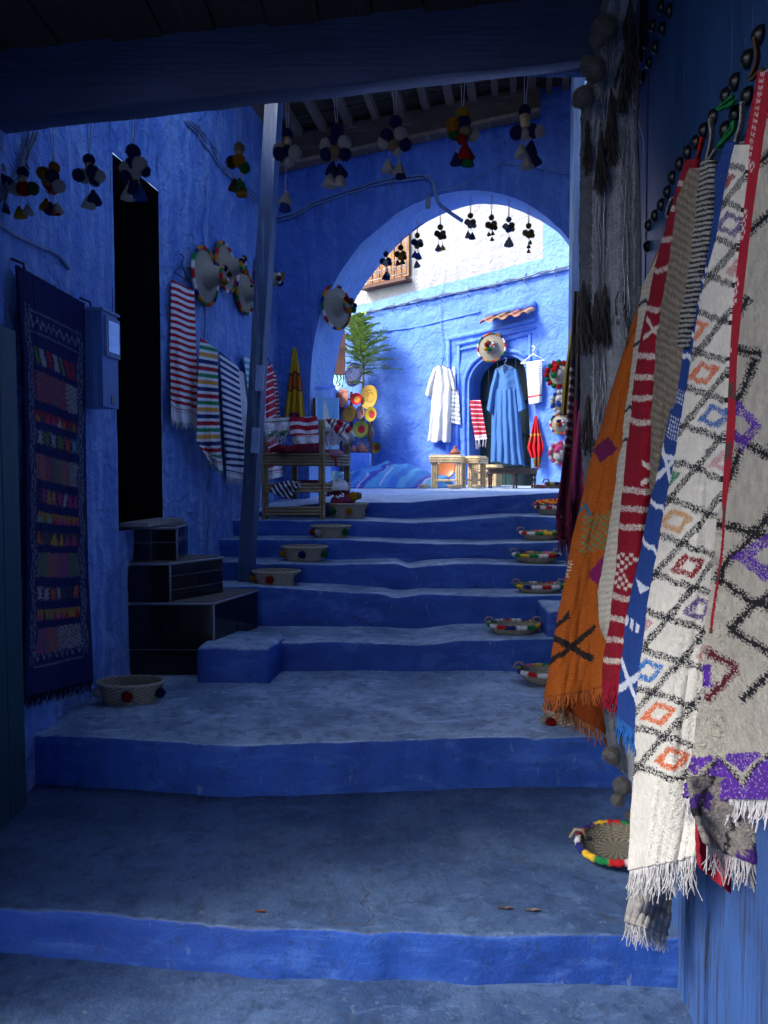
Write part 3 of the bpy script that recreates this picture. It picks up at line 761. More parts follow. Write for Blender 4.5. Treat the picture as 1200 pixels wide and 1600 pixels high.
us = thing('gap_light_wall', 'added blue wall on the beam, holding light back from the gap', 'wall', (0, 3.2, 3.2))  # unseen wall added above the beam to reduce light through the gap
mb = MB(); wall_patch(mb, (-1.6, 3.16, 0), (1.15, 3.16, 0), 3.1, 3.75, (0, 1), 0.015, nx=30, nz=30)
mb.build('plaster', M_plaster, us, smooth=True)

lt = thing('lean_to_roof', 'old lean-to roof of brown boards and rafters in front of the arch', 'roof', (0.5, 5.8, 4.2))
def lint_top(px): return AW(px, 228 - (px - 430) * (93 / 460), 0.05)
la, lb = AW(425, 269, .0), AW(842, 180, .0)
ta, tb = AW(425, 226, .0), AW(842, 142, .0)
mb = MB(); nn_ = V(AN); mb.hexa([la + nn_ * .02, lb + nn_ * .02, tb + nn_ * .02, ta + nn_ * .02], [la + nn_ * .11, lb + nn_ * .11, tb + nn_ * .11, ta + nn_ * .11]); mb.build('lintel', M_board, lt)
mb = MB(); mb.hexa([la + nn_ * .02 + Vector((0, 0, -.03)), lb + nn_ * .02 + Vector((0, 0, -.03)), lb + nn_ * .02, la + nn_ * .02], [la + nn_ * .14 + Vector((0, 0, -.03)), lb + nn_ * .14 + Vector((0, 0, -.03)), lb + nn_ * .14, la + nn_ * .14]); mb.build('ledge_strip', M_rafter, lt)
for px in (385, 410, 440, 470, 508, 548, 590, 630, 668, 705, 740, 775, 803, 832, 858, 884, 915, 950):
    a = lint_top(px); b = Vector((a.x - .2 * (a.y - 4.8), 4.8, a.z + .12)); a = a + Vector((0.01, .06, 0))
    wv = Vector((.028 + random.uniform(-.004, .006), 0, 0)); h = Vector((0, 0, .07))
    mb = MB(); mb.hexa([a - wv, a + wv, a + wv + h, a - wv + h], [b - wv, b + wv, b + wv + h, b - wv + h]); mb.build('rafter', M_rafter, lt)
for k in range(8):
    f0, f1 = k / 8 + .003, (k + 1) / 8 - .004
    L0, R0 = lint_top(350), lint_top(980)
    def q(f, s_):
        a = (L0 if s_ == 0 else R0); b = Vector((a.x - .2 * (a.y - 4.8), 4.8, a.z + .12)); r = a.lerp(b, f); return r + Vector((-.25 if s_ == 0 else .3, .03, .072 + .006 * (k % 2)))
    pts = [q(f0, 0), q(f0, 1), q(f1, 1), q(f1, 0)]
    mb = MB(); mb.hexa(pts, [p + Vector((0, 0, .025)) for p in pts]); mb.build('roof_board', M_board, lt)
L0, R0 = lint_top(340), lint_top(990)
zq = [Vector((L0.x - .7, L0.y + .2, L0.z + .13)), Vector((R0.x + .4, R0.y + .2, R0.z + .13)), Vector((R0.x + .3, 4.75, R0.z + .26)), Vector((L0.x - .9, 4.75, L0.z + .26))]
mb = MB(); mb.hexa(zq, [p + Vector((0, 0, .04)) for p in zq]); mb.build('roof_light_seal', M_board, lt)  # unseen sheet laid over the roof boards to block light leaks
pf, pt_ = P(384, 914, 4.97), P(428, 165, 4.97)
pdir = (pt_ - pf).normalized(); pe = pf + pdir * ((4.45 - pf.z) / pdir.z); pf = pf - pdir * .03
po = thing('leaning_post', 'leaning worn blue timber post standing on the stairs beside striped towels', 'post', pf)
mb = MB(); A = []
for k in range(25):
    c = pf.lerp(pe, k / 24); row = []
    for j in range(5):
        an = math.radians(32 + 90 * j); r = .062 + .003 * fbm((c.z, j % 4, 0), 2)
        row.append(c + Vector((math.cos(an) * r, math.sin(an) * r, 0)))
    A.append(row)
mb.grid(A); mb.add([A[-1][j] for j in range(4)], [(0, 1, 2, 3)]); mb.build('timber', M_post, po)
for py in (591, 688):
    c = P(406 - (py - 591) * .07, py, 4.9); mb = MB(); mb.box(c, (.05, .02, .16), Matrix.Rotation(.08, 3, 'Y')); mb.build('repair_patch', simple('pale_blue_patch', (.22, .34, .55), .6, .4, .3), po)
mb = MB(); mb.tube([Vector((-1.2, 4.86, 4.42)), Vector((1.9, 4.86, 4.5))], .07, 4); mb.build('purlin', M_post, lt)

# teal door leaf at the near left, conduit and wires
td = thing('teal_door', 'dark teal wooden door leaf folded against the alley wall beside patterned rug', 'door', (-1.48, 2.6, 0.17))
y0 = 1.9
for y1 in (2.12, 2.34, 2.56, 2.76, 2.92, 3.055):
    mb = MB(); mb.box((-1.475, (y0 + y1) / 2, 1.12), (.05, y1 - y0 - .006, 1.9)); mb.build('plank', M_teal, td); y0 = y1

def wire(name, label, pts, r, mat, cat='cable', wob=0.0, n=40, group=None):
    pp = smooth_poly([tuple(p) for p in pts], n)
    mb = MB(); mb.tube([Vector(p) + Vector((wob * fbm(p, 6), 0, wob * fbm(Vector(p) + Vector((5, 5, 5)), 6))) for p in pp], r, 6)
    o = mb.build(name, mat, None, True, org=tuple(pp[0])); return tag(o, label, cat, group)
wire('conduit', 'painted conduit curving down the alley wall above the patterned rug', [LW(-20, 335, .015), LW(20, 365, .015), LW(55, 382, .015), LW(90, 398, .015), LW(108, 420, .01)], .009, M_wire_pale)
def cable_bundle(label, sets, r, mat):
    t = thing('cable_bundle', label, 'cable', sets[0][0])
    for pts in sets:
        pp = smooth_poly([tuple(p) for p in pts], 40)
        mb = MB(); mb.tube([Vector(p) + Vector((.01 * fbm(p, 6), 0, .01 * fbm(Vector(p) + Vector((5, 5, 5)), 6))) for p in pp], r, 6); mb.build('strand', mat, t, True)
    mid = sets[len(sets) // 2]
    for q in mid[1:-1]:
        mb = MB(); mb.tube([Vector(q) + Vector((.01, -.015, .035)), Vector(q) + Vector((.02, -.02, 0)), Vector(q) + Vector((.0, -.01, -.04)), Vector(q) + Vector((.02, -.02, -.07))], .005, 5); mb.build('tie', M_wire, t, True)
cable_bundle('slack dark cables bundled below the beam on the near alley wall', [[LW(45 + dx, 205, .02), LW(38 + dx * .5, 240, .02), LW(22 + dx, 275, .02), LW(2 + dx, 300, .02), LW(-15 + dx, 320, .02)] for dx in (0, 7, 14)], .006, M_wire)
cable_bundle('tied cables running diagonally across the upper alley wall towards the post', [[LW(288 + dx, 188, .02), LW(305 + dx, 205, .03), LW(330 + dx, 240, .02), LW(348 + dx * .5, 262, .03), LW(375 + dx, 290, .02), LW(402 + dx, 318, .03)] for dx in (0, 5, 10)], .007, M_wire_pale)
cable_bundle('pale cables clipped along the wall over the arch', [[AW(432, 340 + dy, .02), AW(462, 332 + dy, .03), AW(500, 313 + dy, .02), AW(555, 294 + dy, .02), AW(610, 279 + dy, .03), AW(668, 274 + dy, .02)] for dy in (0, 5)], .008, M_wire_pale)
wire('bundle_cable', 'thick cable bundle dropping over the arch edge to its underside', [AW(664, 274, .03), AW(676, 284, .04), AW(680, 300, .04), AW(686, 318, .02), AW(700, 330, -.1), AW(722, 345, -.3)], .016, M_wire_pale)
wire('thin_wire', 'thin wire sagging from the cable bundle to the lean-to ledge', [AW(672, 300, .03), AW(720, 290, .04), AW(765, 265, .04), AW(790, 250, .03)], .004, M_wire_pale)
wire('thin_wire', 'thin wire crossing the dark wall right of the arch crown', [AW(790, 255, .03), AW(840, 262, .03), AW(892, 272, .03)], .004, M_wire_pale)
clips = thing('courtyard_cable', 'black cable strung with clips along the courtyard wall under the whitewash', 'cable', cl0)
cpts = [FW(558, 491, .05), FW(600, 482, .05), FW(650, 470, .05), FW(700, 460, .06), FW(750, 450, .05), FW(800, 438, .05), FW(850, 426, .05), FW(894, 415, .05)]
pp = smooth_poly([tuple(p) for p in cpts], 90)
for r, o_ in ((.009, 0), (.007, .02)):
    mb = MB(); mb.tube([Vector(p) + Vector((0, 0, o_ * math.sin(i * .5) + .008 * fbm(p, 9))) for i, p in enumerate(pp)], r, 5); mb.build('strand', M_wire, clips, True)
for k in range(6, 90, 11):
    p = Vector(pp[k]); mb = MB(); mb.tube([p + Vector((.02, 0, .05)), p, p + Vector((-.01, -.01, -.06)), p + Vector((.03, 0, -.09))], .006, 5); mb.build('clip', M_wire, clips, True)
wire('wall_flex', 'thin blue flex running down the courtyard wall to the white robe', [FW(687, 476, .03), FW(689, 510, .03), FW(690, 540, .03), FW(691, 560, .03)], .006, M_farpale)

# ------------------------------------------------------------------ cloth
def resamp(pts, n):
    p = np.array(pts, float); s = np.r_[0, np.cumsum(np.linalg.norm(np.diff(p, axis=0), axis=1))]
    q = np.linspace(0, s[-1], n); return np.stack([np.interp(q, s, p[:, k]) for k in range(2)], 1)
def vnoise(X, Y, seed=0):
    r = np.random.default_rng(seed); out = 0
    for k in range(5):
        a, b, c = r.uniform(-1, 1, 2), r.uniform(0, 6.28), 1.0 / (1 + k * .6)
        out = out + c * np.sin((a[0] * X + a[1] * Y) * (2 + k * 2.3) + b)
    return out / 3
def cloth(name, L, R, place, nu, nv, colf, mat, parent=None, fold=(0.0, 2.0), bulge=0.0, off=0.02, thick=0.006, seed=0, hem=0.0, ramp_=0.3, edge=0.0):
    """sheet ruled between two pixel outlines; place(px, py, off, U, V) gives points"""
    a = resamp(L, nv); b = resamp(R, nv)
    if edge:
        tt = np.linspace(0, 1, nv); a[:, 0] += edge * (vnoise(tt * 7, tt * 0, seed + 20) + .5 * vnoise(tt * 25, tt * 0, seed + 21)); b[:, 0] += edge * vnoise(tt * 7, tt * 0, seed + 22)
    u = np.linspace(0, 1, nu)[:, None]; v = np.linspace(0, 1, nv)[None, :]
    U = u + 0 * v; Vv = v + 0 * u
    px = a[None, :, 0] * (1 - u) + b[None, :, 0] * u; py = a[None, :, 1] * (1 - u) + b[None, :, 1] * u
    py = py + hem * Vv ** 6 * vnoise(U * 9, U * 0, seed + 5)
    ph = np.random.default_rng(seed).uniform(0, 6.28)
    f = fold[0] * (np.sin(2 * np.pi * fold[1] * U + ph + .7 * vnoise(Vv * 3, U, seed)) * .5 + .5 + .35 * vnoise(U * 5, Vv * 4, seed + 1)) * (ramp_ + (1 - ramp_) * Vv)
    o = off + f + bulge * np.sin(np.pi * U)
    if mat in (M_wool, M_shag): o = o + np.random.default_rng(seed + 9).normal(0, .0006 if mat is M_wool else .0010, o.shape)
    A = place(px, py, o, U, Vv)
    U2, V2 = U, Vv
    if mat in (M_wool, M_shag):            # hand-woven motifs: wandering lines and ragged edges
        g = np.random.default_rng(seed + 31); U2 = U + .05 * vnoise(U * 3, Vv * 12, seed + 32) + g.normal(0, .006, U.shape); V2 = Vv + .0035 * vnoise(U * 5, Vv * 14, seed + 33) + g.normal(0, .0009, U.shape)
        U2 = np.clip(U2, 0, 1); V2 = np.clip(V2, 0, 1)
    C = np.clip(colf(U2, V2), 0, 1) * np.ones((nu, nv, 3))
    return np_grid(name, A, C, mat, parent, thick), A
pl_LW = lambda px, py, o, U, Vv: nLW(px, py, o)
pl_FW = lambda px, py, o, U, Vv: nFW(px, py, o)
pl_AW = lambda px, py, o, U, Vv: nAW(px, py, o)
def pl_Y(Y): return lambda px, py, o, U, Vv: nP(px, py, Y - o)
def col(c): return np.array(c, float)
def pick(mask, c, base): return np.where(mask[..., None], col(c), base)
def solid(c): return lambda U, Vv: col(c) + 0 * U[..., None]
def stripes(seq, periods, slant=0.0, base=(.78, .78, .78), hem=None, hemc=None, wav=0.0):
    tot = sum(s_[0] for s_ in seq)
    def f(U, Vv):
        t = ((Vv + slant * U + wav * np.sin(U * 7)) * periods) % 1.0 * tot
        out = col(base) + 0 * U[..., None]; acc = 0
        for wd, c in seq:
            out = pick((t >= acc) & (t < acc + wd), c, out); acc += wd
        if hem: out = pick(Vv > hem, hemc or base, out)
        if hem: out = pick((Vv > hem + .03) & (Vv < hem + .04), seq[0][1], out)
        if hem: out = pick((Vv > hem + .05) & (Vv < hem + .055), seq[0][1], out)
        return out
    return f
def strands(mb, pts, n, length, r, colr, spread=.3, seed=0, down=(0, 0, -1), k=5, jit=.35):
    rn = random.Random(seed); pts = [Vector(p) for p in pts]
    for i in range(n):
        f = (i + rn.uniform(.1, .9)) / n * (len(pts) - 1); j = min(int(f), len(pts) - 2); p = pts[j].lerp(pts[j + 1], f - j)
        l = length * rn.uniform(1 - jit, 1 + jit * .5); dx, dy = rn.uniform(-spread, spread), rn.uniform(-spread, spread); cv = rn.uniform(-.5, .5)
        q = []
        for m in range(k):
            t = m / (k - 1); q.append(p + Vector(down) * (l * t) + Vector((dx * l * t * t + cv * l * .12 * math.sin(t * 6), dy * l * t * t, .004 * (1 - t))))
        c = colr if not callable(colr) else colr(rn)
        s_ = rn.uniform(.75, 1.1); mb.tube(q, [r * (1 - .5 * m / (k - 1)) for m in range(k)], 4, col=tuple(min(1, x * s_) for x in c))
def fringe(parent, A, n, length, r, colr, seed=0, spread=.3, name='fringe'):
    mb = MB(); strands(mb, [A[i, -1] for i in range(A.shape[0])], n, length, r, colr, spread, seed)
    o = mb.build(name, M_yarn, parent); o['kind'] = 'stuff'; return o
def hanger(parent, c, w, ax, mat, hook=.07, drop=.07, r=.004):
    """clothes hanger: c = bottom of hook"""
    c = Vector(c); ax = Vector(ax).normalized(); up_ = Vector((0, 0, 1))
    mb = MB(); mb.tube([c - ax * w - up_ * drop, c, c + ax * w - up_ * drop, c - ax * w - up_ * drop], r, 6)
    mb.tube([c, c + up_ * hook * .45, c + up_ * hook * .6 + ax * .02, c + up_ * hook * .85 + ax * .024, c + up_ * hook + ax * .004, c + up_ * hook * .9 - ax * .018], r, 6)
    return mb.build('hanger', mat, parent, True)
def cthing(name, label, cat, A, group=None):
    m = A.reshape(-1, 3); return thing(name, label, cat, (float(m[:, 0].mean()), float(m[:, 1].mean()), float(m[:, 2].min())), group)
def cloth_thing(name, label, cat, L, R, place, nu, nv, colf, mat=None, group=None, fr=None, **kw):
    a = resamp(L, 2); c0 = place(np.array([[L[-1][0]]], float), np.array([[L[-1][1]]], float), np.array([[.02]]), np.zeros((1, 1)), np.ones((1, 1)))[0, 0]
    t = thing(name, label, cat, tuple(float(x) for x in c0), group)
    ob, A = cloth('cloth', L, R, place, nu, nv, colf, mat or M_cloth, t, **kw)
    if fr: fringe(t, A, *fr)
    return t, A
RED, NAVY, WHT, GRN, ORG, TUR = (.40, .012, .03), (.02, .025, .13), (.72, .73, .76), (.02, .25, .10), (.70, .33, .06), (.10, .42, .55)

# patterned rug on the left wall
def kilim(U, Vv):
    out = col((.010, .016, .10)) + 0 * U[..., None]
    out = out * (0.85 + .3 * (np.sin(Vv * 700) > 0)[..., None] * .5)
    g = (.13, .15, .22)
    for x in (.06, .12, .88, .94): out = pick((np.abs(U - x) < .007) & (Vv > .08) & (Vv < .93), g, out)
    zz = np.abs(((Vv * 42) % 1) - .5) * 2
    for x in (.09, .91): out = pick((np.abs(U - x - (zz - .5) * .045) < .010) & (Vv > .10) & (Vv < .92), g, out)
    zu = np.abs(((U * 11) % 1) - .5) * 2
    for y in (.115, .91): out = pick((np.abs(Vv - y - (zu - .5) * .022) < .0035) & (U > .12) & (U < .88), (.2, .22, .3), out)
    for y in (.09, .14, .888, .935): out = pick((np.abs(Vv - y) < .002) & (U > .1) & (U < .9), g, out)
    pal = [(.30, .02, .04), (.10, .30, .34), (.40, .22, .05), (.34, .04, .14), (.30, .29, .28), (.10, .16, .05), (.42, .10, .05), (.05, .05, .08)]
    def cells(y0, y1, n, kind, sd):
        nonlocal out
        m = (Vv > y0) & (Vv < y1) & (U > .15) & (U < .85); uu = (U - .15) / .7 * n; vv = (Vv - y0) / (y1 - y0)
        ci = np.clip(uu.astype(int), 0, n - 1); r = np.random.default_rng(sd).integers(0, len(pal), n); cc = np.array(pal)[r[ci]]; fu = uu % 1
        if kind == 'check':
            k = (((np.floor(uu * 5)) + np.floor(vv * 12)) % 2) > 0; out = np.where((m & k)[..., None], cc, out); out = pick(m & ~k, (.10, .11, .17), out)
        elif kind == 'para':
            k = np.abs(((fu - (vv - .5) * .45) - .5)) < .32; out = np.where((m & k)[..., None], cc, out)
        elif kind == 'star':
            a, b = np.abs(fu - .5), np.abs(vv - .5); k = ((np.abs(a - b) < .13) | (a < .09) | (b < .08)) & (a < .4); out = np.where((m & k)[..., None], cc, out)
        else:
            k = np.abs(fu - .5) < .45 * vv; out = np.where((m & k)[..., None], cc, out)
            out = pick(m & ~k, tuple(np.array(pal[sd % 8]) * .8), out)
    y = .175
    for kind, hgt, n, gap in (('para', .04, 7, .03), ('check', .07, 4, .04), ('tri', .025, 8, .03), ('star', .035, 6, .04), ('check', .06, 5, .035), ('star', .035, 8, .035), ('tri', .024, 9, .035),
                              ('tri', .03, 6, .03), ('check', .06, 4, .035), ('star', .035, 7, .035), ('tri', .025, 8, .03), ('check', .06, 4, .035), ('para', .03, 6, .03)):
        cells(y, y + hgt, n, kind, int(y * 1000)); y += hgt + gap * .62
        if y > .86: break
    return out
t, A = cloth_thing('wall_rug', 'long dark blue rug with small coloured woven motifs hanging on alley wall', 'rug', [(25, 414), (36, 560), (40, 720), (41, 900), (38, 1088)], [(131, 474), (132, 620), (134, 780), (137, 900), (145, 1062)], pl_LW, 110, 420, kilim, M_wool, fold=(.02, 1.2), off=.035, thick=.01, seed=3)
fringe(t, A, 110, .05, .003, (.01, .012, .04), 4)
for px, py in ((25, 412), (131, 472)):
    p = LW(px, py, .02); mb = MB(); mb.tube([p + Vector((-.02, 0, .02)), p + Vector((.03, 0, 0)), p + Vector((.035, 0, -.03))], .006, 6); mb.build('hook', M_black, t, True)

# meter box
mx = thing('meter_box', 'blue painted electricity meter box with small glass window on alley wall', 'meter box', LW(150, 635, .06))
q0 = LW(150, 563, .065); wdir = Vector((.088, .88, 0)).normalized(); rotm = Matrix.Rotation(-math.atan2(.08, .88), 3, 'Z')
H_ = .455; mb = MB(); mb.box(q0 + Vector((.0, .02, 0)), (.13, .17, H_), rotm); mb.build('case', painted_wood('blue_meter_paint', (.08, .19, .50), (.2, .33, .6), amt=.5), mx)
mb = MB(); mb.box(q0 + Vector((.07, .02, .11)), (.02, .15, .19), rotm); w_ = mb.build('window', M_wire_pale, mx)
m_glass, t_, b_ = nodes('meter_glass'); b_.inputs['Base Color'].default_value = (.10, .16, .28, 1); b_.inputs['Roughness'].default_value = .05; b_.inputs['Coat Weight'].default_value = 1
mb = MB(); mb.box(q0 + Vector((.0805, .022, .112)), (.004, .115, .15), rotm); mb.build('pane', m_glass, w_)
mb = MB(); mb.box(q0 + Vector((.067, .03, -.19)), (.006, .025, .045), rotm); mb.build('keyhole', M_black, mx)
mb = MB(); mb.box(q0 + Vector((.0, .02, .232)), (.15, .19, .012), rotm); mb.build('lid', M_wire_pale, mx)

# towels on the left wall
tw = stripes([(1, RED), (1, WHT)], 21, slant=.02, base=WHT, hem=.87, wav=.004)
t, A = cloth_thing('striped_towel', 'red and white striped towel on a wire hanger by the dark doorway', 'towel', [(268, 437), (266, 540), (267, 600), (268, 655)], [(303, 455), (306, 540), (309, 600), (314, 668)], pl_LW, 60, 260, tw, fr=(40, .03, .003, WHT, 1), fold=(.05, 1.6), off=.03, seed=1, hem=8)
hanger(t, LW(284, 415, .04), .09, (.25, .96, -.08), M_black)
seq2 = [(1.2, RED), (.8, WHT), (1.1, GRN), (.8, WHT), (1.2, ORG), (.8, WHT), (1.2, NAVY), (.8, WHT)]
t, A = cloth_thing('striped_towel', 'white towel with red, green, orange and navy stripes on alley wall', 'towel', [(313, 528), (309, 600), (307, 690), (327, 722)], [(339, 546), (341, 620), (344, 690), (348, 736)], pl_LW, 60, 260, stripes(seq2, 4.6, slant=.06, base=WHT, hem=.90), fr=(30, .025, .003, (.3, .5, .3), 2), fold=(.05, 1.3), off=.075, seed=2, hem=5)
t, A = cloth_thing('striped_towel', 'navy and white striped towel with tasselled hem beside multicoloured one', 'towel', [(343, 549), (348, 640), (354, 745)], [(372, 574), (378, 660), (384, 750)], pl_LW, 50, 260, stripes([(1, NAVY), (1.05, WHT)], 19, slant=.03, base=WHT, hem=.91), fr=(24, .05, .003, WHT, 3), fold=(.03, 1.4), off=.035, seed=4)
t, A = cloth_thing('plain_towel', 'plain white towel hanging behind the leaning post', 'towel', [(371, 578), (378, 660), (383, 735)], [(402, 592), (404, 660), (408, 730)], pl_LW, 30, 80, solid((.60, .63, .68)), fold=(.03, 1.5), off=.025, seed=5)
t, A = cloth_thing('striped_towel', 'turquoise and white striped towel hanging behind the leaning post', 'towel', [(380, 553), (386, 600), (394, 668)], [(413, 575), (414, 620), (415, 672)], pl_LW, 40, 120, stripes([(1, TUR), (1, WHT)], 11, slant=.1, base=WHT), fold=(.02, 1.2), off=.05, seed=6)
t, A = cloth_thing('striped_towel', 'bright red towel with thin white stripes behind the bamboo shelf', 'towel', [(410, 567), (412, 660), (415, 750)], [(425, 570), (432, 660), (441, 745)], pl_LW, 40, 220, stripes([(1.6, (.5, .015, .04)), (.4, WHT)], 16, slant=.05, base=WHT, hem=.9), fold=(.03, 1.2), off=.04, seed=7)
hanger(t, LW(418, 556, .04), .07, (.2, .97, -.1), M_black)
t, A = cloth_thing('striped_towel', 'dark red towel with fine white pinstripes near wall corner', 'towel', [(424, 576), (430, 640), (433, 740)], [(431, 584), (437, 640), (442, 745)], pl_LW, 24, 160, stripes([(1, (.3, .015, .03)), (.7, WHT)], 26, slant=.05, base=WHT), fold=(.02, 1), off=.02, seed=8)
def yellow(U, Vv):
    out = col((.55, .36, .02)) + 0 * U[..., None]
    out = pick((Vv > .33) & (Vv < .55), (.5, .13, .02), out); out = pick(np.abs(Vv - .34 - .02 * np.sin(U * 9)) < .015, (.05, .03, .03), out); out = pick(np.abs(Vv - .55 - .02 * np.sin(U * 9)) < .012, (.05, .03, .03), out)
    out = pick((Vv > .85) & (U > .25) & (U < .75), (.25, .03, .12), out); return out
t, A = cloth_thing('yellow_scarf', 'yellow and orange scarf gathered to a point on the arch wall', 'scarf', [(458, 543), (452, 590), (446, 640), (444, 662)], [(462, 543), (470, 590), (475, 640), (477, 662)], pl_AW, 60, 120, yellow, fold=(.07, 3), off=.02, seed=9, ramp_=.05)

# ------------------------------------------------------------------ pompoms
def ball_mesh(k, sub=3):
    n = 'pompom_%s_%d' % (k, sub)
    if n in bpy.data.meshes: return bpy.data.meshes[n]
    bm = bmesh.new(); bmesh.ops.create_icosphere(bm, subdivisions=sub, radius=1)
    rn = random.Random(3)
    for v in bm.verts: v.co *= .86 + rn.uniform(-.05, .05) + .06 * fbm(v.co, 2.2)
    for i in range(900 if sub > 2 else 420):
        d = Vector((rn.gauss(0, 1), rn.gauss(0, 1), rn.gauss(0, 1))).normalized(); t1 = d.orthogonal().normalized(); t1 = (Matrix.Rotation(rn.uniform(0, 6.28), 3, d) @ t1)
        r1 = (1 + .06 * fbm(d, 2.2)) * rn.uniform(.94, 1.08); w_ = .035 if sub > 2 else .055; tip = (d + t1 * rn.uniform(-.08, .08)) * r1
        q = [bm.verts.new(x) for x in (d * .78 - t1 * w_, d * .78 + t1 * w_, tip + t1 * w_ * .8, tip - t1 * w_ * .8)]; bm.faces.new(q)
    me = bpy.data.meshes.new(n); bm.to_mesh(me); bm.free(); me.materials.append(yarn_mat(k)); return me
def ball(parent, p, r, k, sub=3, name='pompom'):
    o = link_mesh(name, ball_mesh(k, sub), parent, Vector(p) - wloc(parent)); o.scale = (r, r, r * random.uniform(.9, 1.05))
    o.rotation_euler = (random.random() * 6, random.random() * 6, random.random() * 6); return o
def tassel_mesh(k):
    n = 'tassel_' + k
    if n in bpy.data.meshes: return bpy.data.meshes[n]
    mb = MB(); rn = random.Random(5)
    mb.lathe([(.02, 1), (.14, .95), (.16, .88), (.13, .8), (.22, .7), (.38, .4), (.5, .1), (.46, -.02), (.2, .02)], n=22, rad=lambda j, i: (0 if j < 3 else (.05 * ((i % 2) * 2 - 1) + rn.uniform(-.03, .03)) * j / 6))
    return mb.mesh(n, yarn_mat(k), True)
def tassel(parent, p, h, k):
    o = link_mesh('tassel', tassel_mesh(k), parent, Vector(p) - Vector((0, 0, h)) - wloc(parent)); o.scale = (h, h, h); o.rotation_euler = (random.uniform(-.15, .15), random.uniform(-.15, .15), random.random() * 6); return o
def charm(px, py_top, Y, balls, tassels, label, group=None, s=1.0, sub=3, neck=None):
    """balls/tassels: (dx, dy, r, colour) in photo pixels from px; strings run up to py_top"""
    t = thing('pompom_charm', label, 'pompom charm', P(px, py_top, Y), group)
    k = Y / 1200; mb = MB()
    top = P(px, py_top, Y); b0 = P(px + balls[0][0], balls[0][1], Y)
    mb.tube([top + Vector((-.006, 0, 0)), b0 + Vector((-.002, 0, 0))], .0016 * s, 4); mb.tube([top + Vector((.008, 0, 0)), b0 + Vector((.002, 0, 0))], .0016 * s, 4)
    for i, b in enumerate(balls):
        dep = 0 if i == 0 else random.uniform(-.6, .6) * b[2] * k
        ball(t, P(px + b[0], b[1], Y) + Vector((0, dep, 0)), b[2] * k, b[3], sub)
    cb = balls[1] if len(balls) > 1 else balls[0]
    for b in tassels:
        p = P(px + b[0], b[1] - b[2], Y); tassel(t, p, b[2] * 2 * k, b[3])
        a = P(px + b[0] * .4, balls[0][1] + (b[1] - balls[0][1]) * .45, Y); mb.tube([a, p], .0014 * s, 4)
    if neck:
        mb2 = MB(); mb2.tube([P(px + balls[0][0], balls[0][1] + balls[0][2] * .6, Y), P(px + balls[0][0] * .5, neck[0], Y)], neck[1] * k, 8); mb2.build('wrapped_neck', yarn_mat('tan'), t, True)
    mb.build('string', M_string, t); return t
def ring(cy, r, cols, w=1.0):
    """a cluster of balls round a centre"""
    pos = [(-13, -2), (11, -3), (-2, 3), (16, 8), (-16, 9), (3, 14)]
    return [(p[0] * w, cy + p[1] * w, r, c) for p, c in zip(pos, cols)]
def beam_y(px): return 206 - (px / 985) * 104
B_ = charm
YB = 3.1
B_(2, beam_y(2), YB, [(0, 262, 7, 'white')] + [(-2, 282, 11, 'navy'), (6, 284, 10, 'navy'), (-8, 276, 10, 'white')], [(2, 322, 10, 'navy')], 'pompom charm with navy balls at the beam end against the alley wall')
B_(36, beam_y(36), YB, [(0, 270, 9, 'navy'), (2, 296, 11, 'red'), (14, 294, 10, 'green'), (-13, 294, 10, 'white')], [(-4, 331, 9, 'yellow'), (8, 327, 8, 'white')], 'pompom charm with navy top ball, red and green balls and yellow tassel', neck=(288, 6))
B_(79, beam_y(79), YB, [(6, 262, 9, 'orange'), (-10, 272, 11, 'orange'), (4, 277, 11, 'navy'), (-6, 283, 10, 'green'), (14, 292, 10, 'white'), (0, 292, 10, 'red'), (-3, 284, 9, 'tan')], [(-8, 318, 9, 'orange'), (0, 324, 9, 'navy'), (6, 326, 8, 'red'), (12, 325, 8, 'white')], 'pompom charm of orange, navy and white balls over red and orange tassels')
B_(139, beam_y(139), YB, [(0, 250, 9, 'navy'), (-14, 276, 10, 'navy'), (-9, 273, 11, 'white'), (7, 270, 11, 'navy'), (15, 275, 10, 'white'), (8, 281, 9, 'navy')], [(-1, 314, 10, 'white'), (8, 307, 11, 'navy')], 'navy and white pompom charm with two tassels hung before the streaky wall', neck=(266, 6))
B_(208, beam_y(208), YB, [(0, 237, 11, 'navy'), (-12, 262, 11, 'white'), (-2, 256, 12, 'navy'), (11, 258, 12, 'white'), (-12, 274, 10, 'navy'), (18, 266, 9, 'navy'), (4, 270, 9, 'white')], [(-8, 300, 11, 'white'), (1, 294, 11, 'navy'), (10, 300, 11, 'blue')], 'navy and white pompom charm hung before the top of the dark doorway')
B_(372, beam_y(372), YB, [(2, 232, 9, 'tan'), (-10, 252, 10, 'brown'), (2, 252, 10, 'orange'), (10, 262, 9, 'green')], [(-6, 288, 9, 'brown'), (3, 288, 10, 'green'), (6, 298, 8, 'orange')], 'brown, orange and green pompom charm beside the leaning post', neck=(250, 7))
B_(449, beam_y(449), YB, [(0, 210, 9, 'navy'), (-12, 232, 11, 'white'), (0, 238, 12, 'navy'), (12, 240, 11, 'white'), (-12, 242, 10, 'navy'), (2, 250, 9, 'white')], [(-4, 308, 10, 'white'), (-4, 320, 9, 'blue')], 'navy and white pompom charm with long strings right of the leaning post', neck=(226, 6))
B_(523, beam_y(523), YB, [(4, 203, 10, 'navy'), (-13, 228, 11, 'white'), (1, 222, 12, 'navy'), (15, 226, 11, 'white'), (-13, 243, 10, 'navy'), (16, 243, 10, 'navy'), (1, 240, 10, 'tan')], [(-5, 262, 10, 'navy'), (10, 265, 10, 'navy'), (-8, 280, 11, 'white'), (8, 280, 10, 'white')], 'navy and white pompom charm with navy then white tassels under the rafters')
